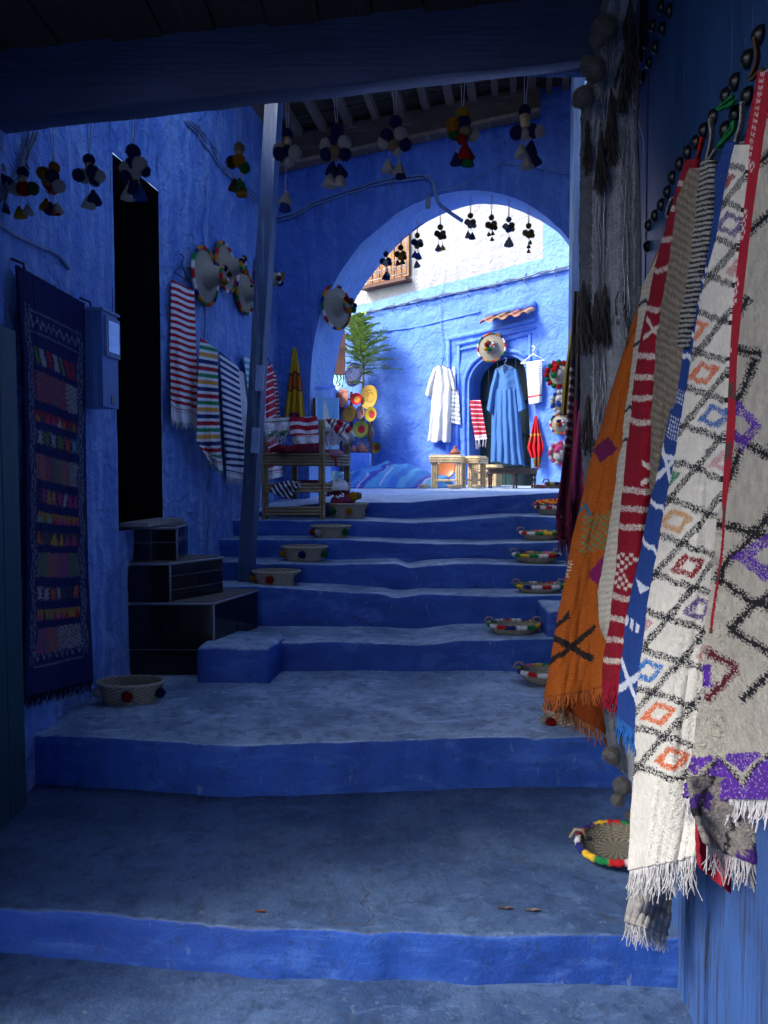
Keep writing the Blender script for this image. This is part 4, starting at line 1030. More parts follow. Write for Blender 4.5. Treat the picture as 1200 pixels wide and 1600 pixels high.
B_(616, beam_y(616), YB, [(2, 190, 10, 'navy'), (-12, 216, 11, 'navy'), (9, 212, 11, 'white'), (-16, 224, 10, 'white'), (-2, 226, 10, 'tan'), (17, 226, 10, 'navy'), (4, 232, 9, 'white')], [(-9, 258, 10, 'white'), (6, 262, 10, 'white'), (10, 270, 8, 'navy')], 'navy and white pompom charm with white tassels hung above the arch crown')
B_(723, beam_y(723), YB, [(0, 180, 11, 'yellow'), (-15, 198, 12, 'orange'), (1, 194, 11, 'navy'), (16, 208, 11, 'white'), (-14, 210, 9, 'green'), (4, 206, 10, 'tan'), (-2, 218, 9, 'red')], [(4, 236, 13, 'red'), (-10, 247, 9, 'navy'), (8, 250, 9, 'green')], 'yellow, orange and white pompom charm with a red tassel under the beam')
B_(822, beam_y(822), YB, [(-2, 174, 10, 'navy'), (-14, 206, 11, 'navy'), (-3, 206, 11, 'white'), (10, 204, 11, 'navy'), (20, 206, 9, 'white')], [(-7, 234, 10, 'white'), (6, 230, 10, 'navy'), (2, 252, 10, 'white'), (14, 246, 10, 'navy')], 'navy and white pompom charm on tan neck near the narrow timber post', neck=(200, 8))
def arch_back_y(px): return float(np.interp(px, [p[0] for p in back_px[3:15]], [p[1] for p in back_px[3:15]]))
def small(px, py, cols, tas, label, top=None):
    Y = 6.75 - .15 * (px - 600) / 1200 * 6.75
    balls = [(0, py - 9, 4.5, cols[0]), (-5, py + 2, 5, cols[1]), (4, py + 1, 5, cols[2]), (0, py + 6, 5, cols[3]), (6, py + 6, 4, cols[1])]
    charm(px, arch_back_y(px) - (14 if top is None else top), Y, balls, [(a, py + b, c, k) for a, b, c, k in tas], label, 'small pompom charms hung in the arch', sub=2, s=1.6)
small(603, 406, ['navy', 'navy', 'navy', 'white'], [(0, 24, 6, 'navy'), (3, 22, 4, 'white')], 'small navy charm with navy tassel hung in front of the iron grille')
small(626, 396, ['brown', 'brown', 'olive', 'orange'], [(-4, 14, 4, 'red'), (3, 12, 4, 'green')], 'small brown charm with red and green tassels in front of the grille edge')
small(652, 377, ['olive', 'navy', 'grey', 'olive'], [(-4, 20, 5, 'blue'), (2, 22, 5, 'blue'), (0, 35, 5, 'grey')], 'small grey and navy charm with two rows of tassels in the arch')
small(688, 364, ['olive', 'brown', 'olive', 'brown'], [(-3, 22, 5, 'grey'), (4, 22, 4, 'yellow')], 'small olive charm with grey and yellow tassels before the whitewash')
small(735, 346, ['brown', 'grey', 'olive', 'grey'], [(-3, 20, 5, 'grey'), (3, 22, 5, 'navy')], 'small grey charm hung next to the cable end in the arch')
small(768, 349, ['olive', 'brown', 'olive', 'brown'], [(-4, 16, 3, 'green'), (2, 15, 3, 'brown'), (1, 24, 3, 'olive')], 'small brown round charm with bead-like drops under the arch crown')
small(795, 352, ['grey', 'grey', 'brown', 'blue'], [(0, 25, 7, 'grey')], 'small dark grey charm with one grey tassel in the arch')
small(826, 362, ['olive', 'olive', 'brown', 'olive'], [(2, 16, 3, 'green'), (0, 22, 3, 'brown'), (0, 30, 3, 'red')], 'small olive charm with brown and red drops beside whitewash end')

# ------------------------------------------------------------------ straw hats
RIM = ['red', 'white', 'navy', 'orange', 'green', 'red', 'orange', 'navy', 'green', 'white']
STR = (.36, .32, .25)
def band(mb, c, rot, R, r, cols, reps, n=72, m=7):
    vs, cs = [], []
    for k in range(n):
        an = 2 * math.pi * k / n; cc = YC[cols[int(k / n * len(cols) * reps) % len(cols)]]
        for j in range(m):
            b = 2 * math.pi * j / m; rr = r * (1 + .18 * math.sin(k * 2.4))
            q = Vector(((R + rr * math.cos(b)) * math.cos(an), (R + rr * math.cos(b)) * math.sin(an), rr * math.sin(b)))
            vs.append(Vector(c) + (rot @ q)); cs.append(cc)
    fs = [(k * m + j, ((k + 1) % n) * m + j, ((k + 1) % n) * m + (j + 1) % m, k * m + (j + 1) % m) for k in range(n) for j in range(m)]
    b0 = len(mb.v); mb.v += [tuple(v) for v in vs]; mb.f += [tuple(i + b0 for i in f) for f in fs]; mb.c += cs
def hat(p, nrm, R, crown, label, group, rim=RIM, balls=(), spin=0.0, poms=None):
    t = thing('straw_hat', label, 'straw hat', p, group); rot = Vector(nrm).normalized().to_track_quat('Z', 'Y').to_matrix() @ Matrix.Rotation(spin, 3, 'Z')
    mb = MB(); prof = []
    for k in range(34):
        f = k / 33
        if f < .42: r = R * (1 - f * 1.15); z = crown * .12 * (f / .42) ** 1.5
        else: g = (f - .42) / .58; r = R * (.517 - .24 * g - .05 * math.sin(g * 3.1)); z = crown * (.12 + .88 * g)
        prof.append((r + (.0022 if k % 2 else -.0022), z))
    prof.append((.002, crown * 1.01))
    mb.lathe(prof, p, rot, 48, colf=lambda j, k: tuple(x * (.88 + .2 * ((j * 7 + k * 3) % 5) / 5) for x in STR)); mb.build('straw', M_straw, t, True)
    if poms is None:
        mb = MB(); band(mb, p, rot, R, .013, rim, 2); mb.build('yarn_rim', M_yarn, t, True)
        mb = MB(); band(mb, Vector(p) + rot @ Vector((0, 0, crown * .98)), rot, R * .27, .013, rim, 1, 40); mb.build('yarn_crown_band', M_yarn, t, True)
    else:
        for k in range(16):
            an = 2 * math.pi * k / 16; ball(t, Vector(p) + rot @ Vector((math.cos(an) * R, math.sin(an) * R, .01)), R * .21, poms[k % len(poms)], 2)
    for (x, y, z, r, k) in balls: ball(t, Vector(p) + rot @ Vector((x * R, y * R, z * crown)), r, k, 2)
    return t
ln = (.97, -.22, .0); lg = 'straw hats on the alley wall'
hb = [(.3, .1, 1.0, .024, 'brown'), (-.1, -.25, 1.02, .022, 'orange'), (0, .25, 1.0, .022, 'navy'), (.32, .1, .55, .014, 'brown')]
hat(LW(321, 432, .03), ln, .18, .135, 'straw hat with yarn-wrapped rim above the red striped towel', lg, balls=hb)
hat(LW(353, 418, .03), (.97, -.18, .05), .165, .13, 'straw hat hung highest of the cluster on the alley wall', lg, balls=hb, spin=1)
hat(LW(383, 457, .03), ln, .155, .13, 'straw hat hung lowest of the cluster, partly behind the post', lg, balls=hb, spin=2.2)
hat(LW(411, 437, .03), (.97, -.2, 0), .16, .15, 'straw hat whose crown pokes out beyond the leaning post', lg, balls=hb, spin=3)
hat(AW(526, 480, -.09), (.80, -.60, .0), .185, .13, 'straw hat with yarn rim hung on the inner curve of the arch', None, balls=[(.2, .1, 1.1, .03, 'brown'), (-.2, -.2, 1.1, .028, 'orange'), (.1, -.3, 1.15, .028, 'green'), (.35, -.2, 1.05, .026, 'navy'), (0, .3, 1.05, .026, 'red')], spin=.6)
hat(FW(768, 543, .14), (-.35, -1, .05), .185, .10, 'straw hat with yarn rim and bright bobbles over the courtyard door', None, balls=[(-.25, .1, 1.15, .03, 'red'), (-.3, -.2, 1.1, .03, 'yellow'), (-.05, -.25, 1.1, .028, 'green'), (-.15, .3, 1.1, .026, 'orange'), (.2, -.1, 1.0, .018, 'brown')])
hat(FW(873, 585, .05), (-.3, -1, 0), .155, .10, 'straw hat ringed with red and green pompoms on courtyard wall', None, poms=['red', 'green', 'red', 'red', 'green'], balls=[(-.3, .3, .9, .045, 'red'), (-.35, -.1, .9, .045, 'green'), (-.2, .6, .6, .045, 'red')])
hat(FW(879, 628, .05), (-.3, -1, 0), .135, .09, 'straw hat ringed with blue and white pompoms on courtyard wall', None, poms=['blue', 'white', 'white'], balls=[(-.3, .3, .8, .045, 'white'), (-.3, -.2, .8, .045, 'blue'), (.1, 0, .9, .045, 'white')])
hat(FW(876, 662, .05), (-.3, -1, 0), .13, .08, 'straw hat with yarn rim hung between blue and pink pompom hats', None, balls=[(-.2, .2, 1.1, .025, 'navy'), (-.25, -.1, 1.1, .025, 'orange'), (.05, -.1, 1.1, .022, 'red')])
hat(FW(876, 708, .05), (-.3, -1, 0), .135, .09, 'straw hat ringed with pink and white pompoms on courtyard wall', None, poms=['pink', 'white'], balls=[(-.3, .3, .8, .045, 'pink'), (-.3, -.3, .8, .045, 'white'), (-.1, .55, .5, .045, 'pink')])

# ------------------------------------------------------------------ baskets
def basket(px, base_py, Y, wpx, hpx, label, cols, group, depth=.62, round_=False, tilt=None, fill=None, shade=1.0):
    """straw basket; wpx, hpx photo size; stands on the tread under it"""
    z = None
    b = P(px, base_py, Y) + (Vector((0, 0, .05)) if tilt is not None else Vector((0, 0, 0))); k = Y / 1200; R = wpx * k / 2; H = hpx * k
    t = thing('straw_basket', label, 'basket', b, group)
    rot = Matrix.Identity(3) if tilt is None else tilt
    prof = []; nr = 14; H = H * (.72 if round_ else 1)
    for j in range(nr):
        f = j / (nr - 1); r = R * ((.80 + .2 * f) if not round_ else (.62 + .38 * math.sin(f * 1.57)))
        prof.append((r, .004 + H * f))
    for j in range(nr):
        f = 1 - j / (nr - 1); r = R * ((.80 + .2 * f) if not round_ else (.62 + .38 * math.sin(f * 1.57))) - .010
        prof.append((max(.01, r), .010 + H * f * .98))
    prof = [(.01, .003)] + prof + [(.01, .012)]
    mb = MB(); mb.lathe(prof, b, rot, 72, 1, depth, rad=lambda j, i: .0035 * math.sin(i * math.pi / 1.5 + j * math.pi), colf=lambda j, i: tuple(x * (.38 + .75 * (((i // 2) + j) % 2) * (.8 + .2 * ((i * 13 + j * 7) % 5) / 5)) for x in (.46 * shade, .41 * shade, .31 * shade)))
    mb.build('weave', M_straw, t, True)
    if not round_:
        mb = MB(); A_ = [b + rot @ Vector((R * 1.01 * math.cos(a), R * depth * 1.01 * math.sin(a), H)) for a in np.linspace(0, 2 * math.pi, 40)]
        mb.tube(A_, .007, 6, col=(.42, .37, .28)); mb.build('rim', M_straw, t, True)
        for a, kcol in cols:
            p = b + rot @ Vector((R * 1.0 * math.cos(a), R * depth * 1.04 * math.sin(a), H * .55)); ball(t, p, .026 if wpx < 90 else .026, kcol, 2)
    else:
        mb = MB(); n = 80; m = 7; vs = []; cs = []
        for i in range(n):
            a = 2 * math.pi * i / n; cc = YC[cols[int(i / n * len(cols))]]
            for j in range(m):
                c_ = 2 * math.pi * j / m; rr = .0125 * (1 + .2 * math.sin(i * 2.1))
                q = Vector(((R + rr * math.cos(c_)) * math.cos(a), (R + rr * math.cos(c_)) * depth * math.sin(a), H + rr * math.sin(c_))); vs.append(b + rot @ q); cs.append(cc)
        mb.v = [tuple(v) for v in vs]; mb.c = cs; mb.f = [(i * m + j, ((i + 1) % n) * m + j, ((i + 1) % n) * m + (j + 1) % m, i * m + (j + 1) % m) for i in range(n) for j in range(m)]
        mb.build('yarn_rim', M_yarn, t, True)
        for a in (.35, math.pi - .35):
            mb = MB(); c_ = b + rot @ Vector((R * math.cos(a), R * depth * math.sin(a), H)); mb.tube([c_ + Vector((-.03, 0, .005)), c_ + Vector((-.012, .0, .035)), c_ + Vector((.015, 0, .033)), c_ + Vector((.03, 0, .0))], .006, 6, col=(.30, .24, .16)); mb.build('handle', M_straw, t, True)
    return t
lgp = 'straw baskets with pompoms on the stairs'; F_ = -math.pi / 2
tb_ = basket(543, 811, 5.84, 64, 24, 'oval straw basket heaped with pink and yellow yarn beside bamboo shelf', [(F_ - .75, 'green'), (F_ + .1, 'orange'), (-.1, 'blue')], lgp)
basket(517, 841.5, 5.46, 62, 20, 'oval straw basket with white and green pompoms, next below the yarn-filled one', [(F_ - 1.1, 'red'), (F_ - .65, 'white'), (F_ + .85, 'green')], lgp)
basket(476, 877, 5.18, 72, 23, 'oval straw basket with navy pompom in front and green at its end', [(F_ - 1.2, 'orange'), (F_ - .05, 'navy'), (F_ + 1.1, 'green')], lgp)
basket(432, 916, 4.9, 74, 24, 'oval straw basket with dark red pompom at the foot of the post', [(F_ - 1.3, 'orange'), (F_ - .2, 'red'), (F_ + 1.2, 'blue')], lgp)
basket(205, 1098, 3.72, 104, 34, 'large oval straw basket with red pompom below the patterned rug', [(F_ - 1.2, 'white'), (F_ + .1, 'red'), (F_ + 1.25, 'navy')], lgp)
for i in range(26):
    a = random.uniform(0, 6.28); r = random.uniform(0, .75); b0 = P(543, 811, 5.84); R = 64 * 5.84 / 2400
    x = math.cos(a) * r * R; kc = 'pink' if x < .03 else ('yellow' if x < .07 else 'tan')
    ball(tb_, b0 + Vector((x, math.sin(a) * r * R * .6, .125 + random.uniform(0, .03) + (.03 if x > .03 else 0))), .030, kc, 2, 'yarn_ball')
rgp = 'shallow straw dishes with yarn rims on the stairs'
CC = ['yellow', 'green', 'white', 'red', 'navy', 'white', 'green', 'yellow', 'pink', 'green', 'yellow', 'navy', 'white', 'red', 'white', 'green']
def rot_list(n): return CC[n:] + CC[:n]
basket(872, 764, 6.3, 38, 12, 'small straw dish with yarn rim at the courtyard edge', rot_list(0), rgp, .7, True)
rd = basket(860, 804, 5.88, 46, 16, 'straw dish holding a red and yellow scarf near the top of the stairs', rot_list(2), rgp, .7, True)
basket(846, 845, 5.46, 66, 18, 'shallow yarn-rimmed straw dish two steps below the courtyard', rot_list(4), rgp, .7, True)
basket(838, 880, 5.17, 72, 19, 'shallow yarn-rimmed straw dish three steps below the courtyard', rot_list(6), rgp, .7, True)
basket(843, 928, 4.89, 76, 19, 'shallow yarn-rimmed straw dish with wide tread, four steps below courtyard', rot_list(1), rgp, .65, True)
basket(803, 993, 4.50, 80, 25, 'round straw dish with yarn rim beside the low kerb stub', rot_list(9), rgp, .8, True)
basket(852, 1066, 4.05, 84, 26, 'straw dish with yarn rim half hidden behind the orange rug', rot_list(3), rgp, .8, True)
tb2 = basket(892, 1142, 3.45, 90, 36, 'plain oval straw basket under the fringe of the orange rug', [(F_ - 1.3, 'white'), (F_ - .95, 'red'), (F_ + .5, 'navy')], rgp, .8)
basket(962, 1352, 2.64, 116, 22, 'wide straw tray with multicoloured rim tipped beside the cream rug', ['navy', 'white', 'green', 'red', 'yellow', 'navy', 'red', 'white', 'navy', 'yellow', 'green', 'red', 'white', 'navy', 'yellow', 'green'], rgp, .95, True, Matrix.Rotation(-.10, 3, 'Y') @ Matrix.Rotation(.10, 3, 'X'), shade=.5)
mb = MB(); b0 = P(860, 804, 5.88) + Vector((-.02, 0, .075))
strands(mb, [b0 + Vector((-.09, -.02, .03)), b0 + Vector((.08, .02, .04))], 60, .09, .006, lambda r: random.choice([(.6, .02, .03), (.6, .02, .03), (.7, .4, .03)]), .9, 3, (0, -.6, -.25)); mb.build('scarf', M_yarn, rd)

# ------------------------------------------------------------------ rugs on the right wall
def Ywall(px, py):
    d = rays(px, py); k = d[..., 0] / d[..., 1]; return k
def pl_rug(YL, YR, lay, wallc=True):
    def f(px, py, o, U, Vv):
        yl = np.interp(Vv, np.linspace(0, 1, len(YL)), YL); yr = np.interp(Vv, np.linspace(0, 1, len(YR)), YR)
        Y = yl * (1 - U) + yr * U - o
        if wallc: Y = np.minimum(Y, (RX0 - .055 - lay * .5) / np.maximum(Ywall(px, py) - RS, 1e-3))
        return nP(px, py, Y)
    return f
def rug(name, label, L, R, YL, YR, colf, mat, nu, nv, lay, fr=None, cat='rug', **kw):
    kw.setdefault('thick', .012); kw.setdefault('fold', (.03, 1.2)); kw.setdefault('bulge', .03); kw.setdefault('off', 0.0); kw.setdefault('edge', 3.0)
    t, A = cloth_thing(name, label, cat, L, R, pl_rug(YL, YR, lay), nu, nv, colf, mat, None, fr, **kw)
    mb = MB(); rn = random.Random(nv); C0 = colf(np.zeros((1, nv)) + .01, np.linspace(0, 1, nv)[None, :])[0]
    for i in range(420):                                   # stray wool fibres along the free edge and over the face
        v = rn.randint(4, nv - 2); u = 0 if i % 2 else rn.randint(0, nu - 1); p = Vector(A[u, v]); l = rn.uniform(.006, .016)
        d = Vector((-rn.uniform(.3, 1), -rn.uniform(.3, 1), rn.uniform(-.8, .4))).normalized() * l; c = tuple(C0[v] if u == 0 else colf(np.array([[u / (nu - 1)]]), np.array([[v / (nv - 1)]]))[0, 0])
        mb.tube([p, p + d * .6, p + d + Vector((0, 0, -.3 * l))], [.0014, .001, .0006], 3, col=tuple(min(1., float(x) * 1.05) for x in c))
    o = mb.build('stray_fibres', M_yarn, t); o['kind'] = 'stuff'
    return t, A
def stitch(U, Vv, fu, fv): return (np.sin(U * fu) * np.sin(Vv * fv)) > -.25
CRM = (.74, .72, .66)
# orange
OR_L = [(1030, 392), (985, 520), (930, 700), (885, 900), (851, 1090)]; OR_R = [(1044, 392), (1012, 520), (985, 700), (966, 900), (950, 1072)]
def orange(U, Vv):
    out = col((.46, .11, .012)) + 0 * U[..., None]; out = out * (.9 + .14 * np.sin(Vv * 900)[..., None])
    out = out * (.9 + .12 * vnoise(U * 3, Vv * 9, 4)[..., None])
    def dia(u0, v0, ru, rv, c, o):
        return pick(np.abs(U - u0) / ru + np.abs(Vv - v0) / rv < 1, c, o)
    out = dia(.30, .455, .34, .028, (.13, .01, .07), out); out = dia(.80, .735, .40, .045, (.20, .01, .10), out); out = dia(.95, .60, .15, .012, (.13, .01, .07), out)
    chk = (np.sin(U * 38) * np.sin(Vv * 420) > .15) & (Vv > .60) & (Vv < .685) & (U > .15) & (np.abs(U - .55) < .45 - .0 * Vv)
    out = pick(chk, (.10, .22, .11), out)
    out = pick((np.abs(np.abs(U - .12) * .16 - (Vv - .575)) < .007) & (U < .35) & (Vv > .555) & (Vv < .60), (.04, .14, .22), out)
    for s_ in (-1, 1): out = pick((np.abs((Vv - .895) - s_ * (U - .30) * .085) < .0085) & (U < .72), (.02, .015, .015), out)
    out = pick((np.abs((Vv - .845) + (U - .0) * .12) < .008) & (U < .2), (.02, .015, .015), out)
    out = pick((np.abs((Vv - .185) - .03 * np.sin(U * 14)) < .006), (.03, .02, .03), out)
    out = pick((U < .10) & (Vv > .70) & (Vv < .735) & (np.sin(Vv * 900) > 0), (.7, .6, .5), out)
    return out
t, A = rug('orange_rug', 'orange woven rug with purple diamonds, black crosses and orange fringe', OR_L, OR_R, (2.74, 2.95), (2.62, 2.72), orange, M_wool, 70, 480, .02, fr=(120, .055, .0022, (.50, .13, .03), 11), seed=11, fold=(.06, 1.0))
ob, A2 = cloth('back_fold', [(858, 1040), (862, 1075), (864, 1096)], [(962, 1040), (965, 1110), (968, 1160)], pl_Y(3.08), 50, 40, solid((.24, .045, .006)), M_wool, t, fold=(.05, 1.3), thick=.012, seed=2)
fringe(t, A2, 50, .065, .0035, (.42, .13, .05), 12, name='back_fringe')
# cream narrow
def cream1(U, Vv):
    out = col((.52, .49, .42)) + 0 * U[..., None]; out = out * (.88 + .2 * (np.sin(Vv * 420 + U * 6) > 0)[..., None])
    for v0 in (.16, .26, .42, .50): out = pick((np.abs(Vv - v0 - .02 * np.abs(((U * 2) % 1) - .5)) < .005), (.03, .03, .06), out)
    return out
rug('cream_rug', 'narrow ribbed cream rug squeezed between the orange and crimson rugs', [(1040, 375), (1005, 450), (980, 640), (957, 800), (936, 925), (938, 975), (950, 1003)], [(1068, 370), (1040, 450), (1010, 640), (995, 800), (985, 930), (978, 975), (968, 1003)], (2.66, 2.72), (2.5, 2.6), cream1, M_wool, 40, 380, .03, seed=12, fold=(.02, .7))
# crimson with white bars
RD_L = [(1073, 250), (1047, 341), (1023, 435), (1001, 547), (989, 634), (975, 781), (966, 882), (956, 961), (943, 1062)]
RD_R = [(1092, 248), (1070, 341), (1050, 435), (1040, 547), (1034, 634), (1028, 781), (1016, 882), (996, 961), (984, 1070)]
def crimson(U, Vv):
    out = col((.27, .006, .022)) + 0 * U[..., None]; out = out * (.92 + .1 * np.sin(Vv * 1000)[..., None]); W_ = (.62, .56, .52)
    for v0 in (.04, .09, .15, .21, .285, .375, .415, .455, .50, .63, .665, .70, .835, .875, .915, .955):
        d = Vv - v0 + .012 * (U - .5) - .006 * np.sin(U * 3); out = pick((np.abs(d) < .0055) & (np.sin(Vv * 1500 + U * 90) > -.75) & (U < .93), W_, out)
    for v0, u0 in ((.33, .5), (.60, .9)):
        for s_ in (-1, 1): out = pick((np.abs((Vv - v0) - s_ * (U - u0) * .05) < .005) & (np.abs(U - u0) < .4), W_, out)
    chk = (np.sin(U * 26) * np.sin(Vv * 380) > .1) & (Vv > .755) & (Vv < .825) & (np.abs((Vv - .79) * 12) + np.abs(U - .5) > .25)
    return pick(chk, W_, out)
t, A = rug('crimson_rug', 'crimson rug with white bars and a shaggy red fringe', RD_L, RD_R, (2.5, 2.62), (2.33, 2.45), crimson, M_wool, 60, 700, .04, fr=(90, .09, .004, (.30, .008, .03), 13), seed=13, fold=(.06, .9))
# beige shag
def shag(U, Vv):
    out = col((.44, .38, .30)) + 0 * U[..., None]; return out * (.75 + .35 * np.sin(Vv * 260 - U * 9 + 1.5 * vnoise(U * 4, Vv * 30, 2))[..., None] * .5 + .15 * vnoise(U * 30, Vv * 90, 3)[..., None])
rug('shag_rug', 'thick beige shaggy wool rug between the crimson and royal blue rugs', [(1084, 262), (1064, 310), (1056, 372), (1040, 466), (1030, 531), (1025, 594), (1021, 656), (1018, 770)], [(1108, 262), (1098, 310), (1094, 372), (1078, 466), (1072, 531), (1066, 594), (1056, 656), (1040, 770)], (2.38, 2.42), (2.2, 2.26), shag, M_shag, 60, 400, .05, seed=14, fold=(.05, 1.0), thick=.02)
def bw(U, Vv):
    k = np.sin(Vv * 230 + U * 5 + .8 * vnoise(U * 6, Vv * 40, 1)) > .1; return pick(k, (.03, .03, .04), col((.5, .5, .48)) + 0 * U[..., None])
rug('braid', 'black and white braided wool strip hanging from the studs', [(1102, 250), (1096, 320), (1086, 400), (1069, 490), (1061, 540)], [(1114, 250), (1113, 320), (1103, 400), (1086, 490), (1074, 545)], (2.22, 2.26), (2.15, 2.2), bw, M_shag, 24, 220, .07, cat='textile', seed=15, thick=.02)
# royal blue
BL_L = [(1137, 222), (1117, 279), (1095, 372), (1083, 435), (1067, 531), (1053, 625), (1034, 719), (1014, 812), (996, 906), (981, 977), (975, 1040), (965, 1118)]
BL_R = [(1150, 222), (1146, 279), (1134, 372), (1116, 435), (1100, 531), (1086, 625), (1069, 719), (1052, 812), (1036, 906), (1024, 977), (1014, 1040), (1006, 1150)]
def royal(U, Vv):
    out = col((.012, .05, .24)) + 0 * U[..., None]; W_ = (.62, .68, .80)
    for v0 in (.22, .24, .268, .280, .335, .372, .545, .63, .70): out = pick((np.abs(Vv - v0 - .012 * (U - .5) - .004 * np.sin(U * 9)) < .0042) & (U < .8), W_, out)
    for v0 in (.44, .485, .50): out = pick((np.abs(Vv - v0) < .012) & (np.sin(U * 55) > 0) & (np.sin(Vv * 900) > -.3) & (np.abs(U - .35) < .3), W_, out)
    for v0, u0 in ((.93, .4), (.56, .4)):
        for s_ in (-1, 1): out = pick((np.abs((Vv - v0) - s_ * (U - u0) * .07) < .007) & (np.abs(U - u0) < .42), W_, out)
    out = pick((np.abs(Vv - .77) < .008) & (np.abs(U - .35) < .3 - (Vv - .762) * 18), W_, out); out = pick((np.abs(Vv - .835) < .008) & (np.sin(U * 30) > -.2) & (U < .6), W_, out)
    return out
t, A = rug('blue_rug', 'narrow royal blue rug with sparse white woven marks', BL_L, BL_R, (2.12, 2.24), (1.98, 2.06), royal, M_wool, 50, 800, .05, fr=(60, .06, .004, (.02, .12, .42), 14), seed=16, fold=(.045, .8))
# cream lattice
LA_L = [(1152, 226), (1139, 279), (1124, 372), (1105, 435), (1087, 531), (1073, 625), (1056, 719), (1039, 812), (1023, 906), (1013, 977), (1003, 1040), (996, 1150), (989, 1270), (983, 1360)]
LA_R = [(1172, 226), (1170, 279), (1156, 372), (1146, 466), (1140, 544), (1138, 600), (1136, 656), (1130, 750), (1124, 844), (1122, 906), (1122, 990), (1116, 1080), (1106, 1180), (1096, 1270), (1086, 1338)]
PALET = [(.62, .14, .05), (.05, .14, .42), (.55, .30, .32), (.02, .20, .12), (.52, .30, .14), (.25, .015, .03), (.12, .09, .24), (.52, .28, .28), (.03, .17, .50), (.65, .16, .06)]
def lattice(U, Vv):
    Lp = resamp(LA_L, 200); Rp = resamp(LA_R, 200); vi = np.linspace(0, 1, 200)
    X_ = np.interp(Vv, vi, Lp[:, 0]) * (1 - U) + np.interp(Vv, vi, Rp[:, 0]) * U; Y_ = np.interp(Vv, vi, Lp[:, 1]) * (1 - U) + np.interp(Vv, vi, Rp[:, 1]) * U
    out = col(CRM) + 0 * U[..., None]; out = out * (.93 + .10 * vnoise(U * 5, Vv * 20, 5)[..., None])
    r = (Y_ - .35 * X_ + 20) / 62; d = (Y_ + 1.2 * X_ + 30) / 90; fr_ = r - np.floor(r); fd = d - np.floor(d); live = (Vv > .0) & (Vv < .885)
    i, j = np.floor(r).astype(int), np.floor(d).astype(int)
    tooth = np.sin(X_ * 1.5) > -.35; tooth2 = np.sin(Y_ * 1.3) > -.35; K = (.02, .022, .03)
    out = pick(live & (np.abs(fr_ - .5) > .41) & (np.sin(X_ * 2.6 + np.where(np.abs(fr_ - .5) > .455, 0, 3.1)) > -.55), K, out); out = pick(live & (np.abs(fd - .5) > .415) & (np.sin(Y_ * 2.4 + np.where(np.abs(fd - .5) > .46, 0, 3.1)) > -.55), K, out)
    m = np.maximum(np.abs(fr_ - .5), np.abs(fd - .5)); cell = ((j - i) % 2 == 0) & (m > .14) & (m < .285) & live & (np.sin(X_ * 2.2) * np.sin(Y_ * 2.2) > -.6)
    cc = np.array(PALET)[(i - 3) % len(PALET)]; return np.where(cell[..., None], cc, out)
t, A = rug('lattice_rug', 'cream wool rug with black diamond lattice and small coloured diamonds', LA_L, LA_R, (1.96, 2.05), (1.74, 1.80), lattice, M_wool, 110, 900, .06, fr=(150, .08, .0017, (.66, .65, .66), 15), seed=17, fold=(.05, 1.1), bulge=.03)
ob, A2 = cloth('back_fold', [(984, 1340), (985, 1400), (978, 1440)], [(1052, 1330), (1050, 1400), (1042, 1462)], pl_Y(2.1), 40, 40, solid((.30, .29, .28)), M_wool, t, fold=(.10, .8), thick=.012, seed=4)
fringe(t, A2, 90, .05, .0016, (.5, .5, .52), 16, name='back_fringe')
# red narrow
R2_L = [(1190, 112), (1169, 216), (1148, 310), (1137, 372), (1125, 466), (1120, 544), (1118, 656), (1115, 750), (1109, 844), (1106, 906), (1102, 990)]
R2_R = [(1214, 112), (1196, 216), (1182, 310), (1174, 372), (1162, 466), (1156, 544), (1152, 656), (1144, 750), (1134, 844), (1126, 906), (1114, 990)]
def red2(U, Vv):
    out = col((.36, .012, .03)) + 0 * U[..., None]; W_ = (.66, .58, .58)
    for k in range(4): out = pick((np.abs(U - .18 - .08 * k - .10 * np.sin(Vv * 14)) < .022) & (np.sin(Vv * 520) > -.2) & (Vv < .5), W_, out)
    chk = (np.sin(U * 34) * np.sin(Vv * 420) > .05) & (np.sin(Vv * 52) > .2) & (Vv > .16) & (Vv < .5) & (U < .8); out = pick(chk, W_, out)
    out = pick((np.sin(Vv * 58) > .65) & (Vv > .5) & (vnoise(U * 9, Vv * 60, 3) > -.2), (.10, .05, .05), out)
    return out
rug('red_rug', 'slim red rug with dotted white bands between the two cream rugs', R2_L, R2_R, (1.80, 1.86), (1.62, 1.70), red2, M_wool, 50, 620, .05, seed=18, fold=(.02, .7))
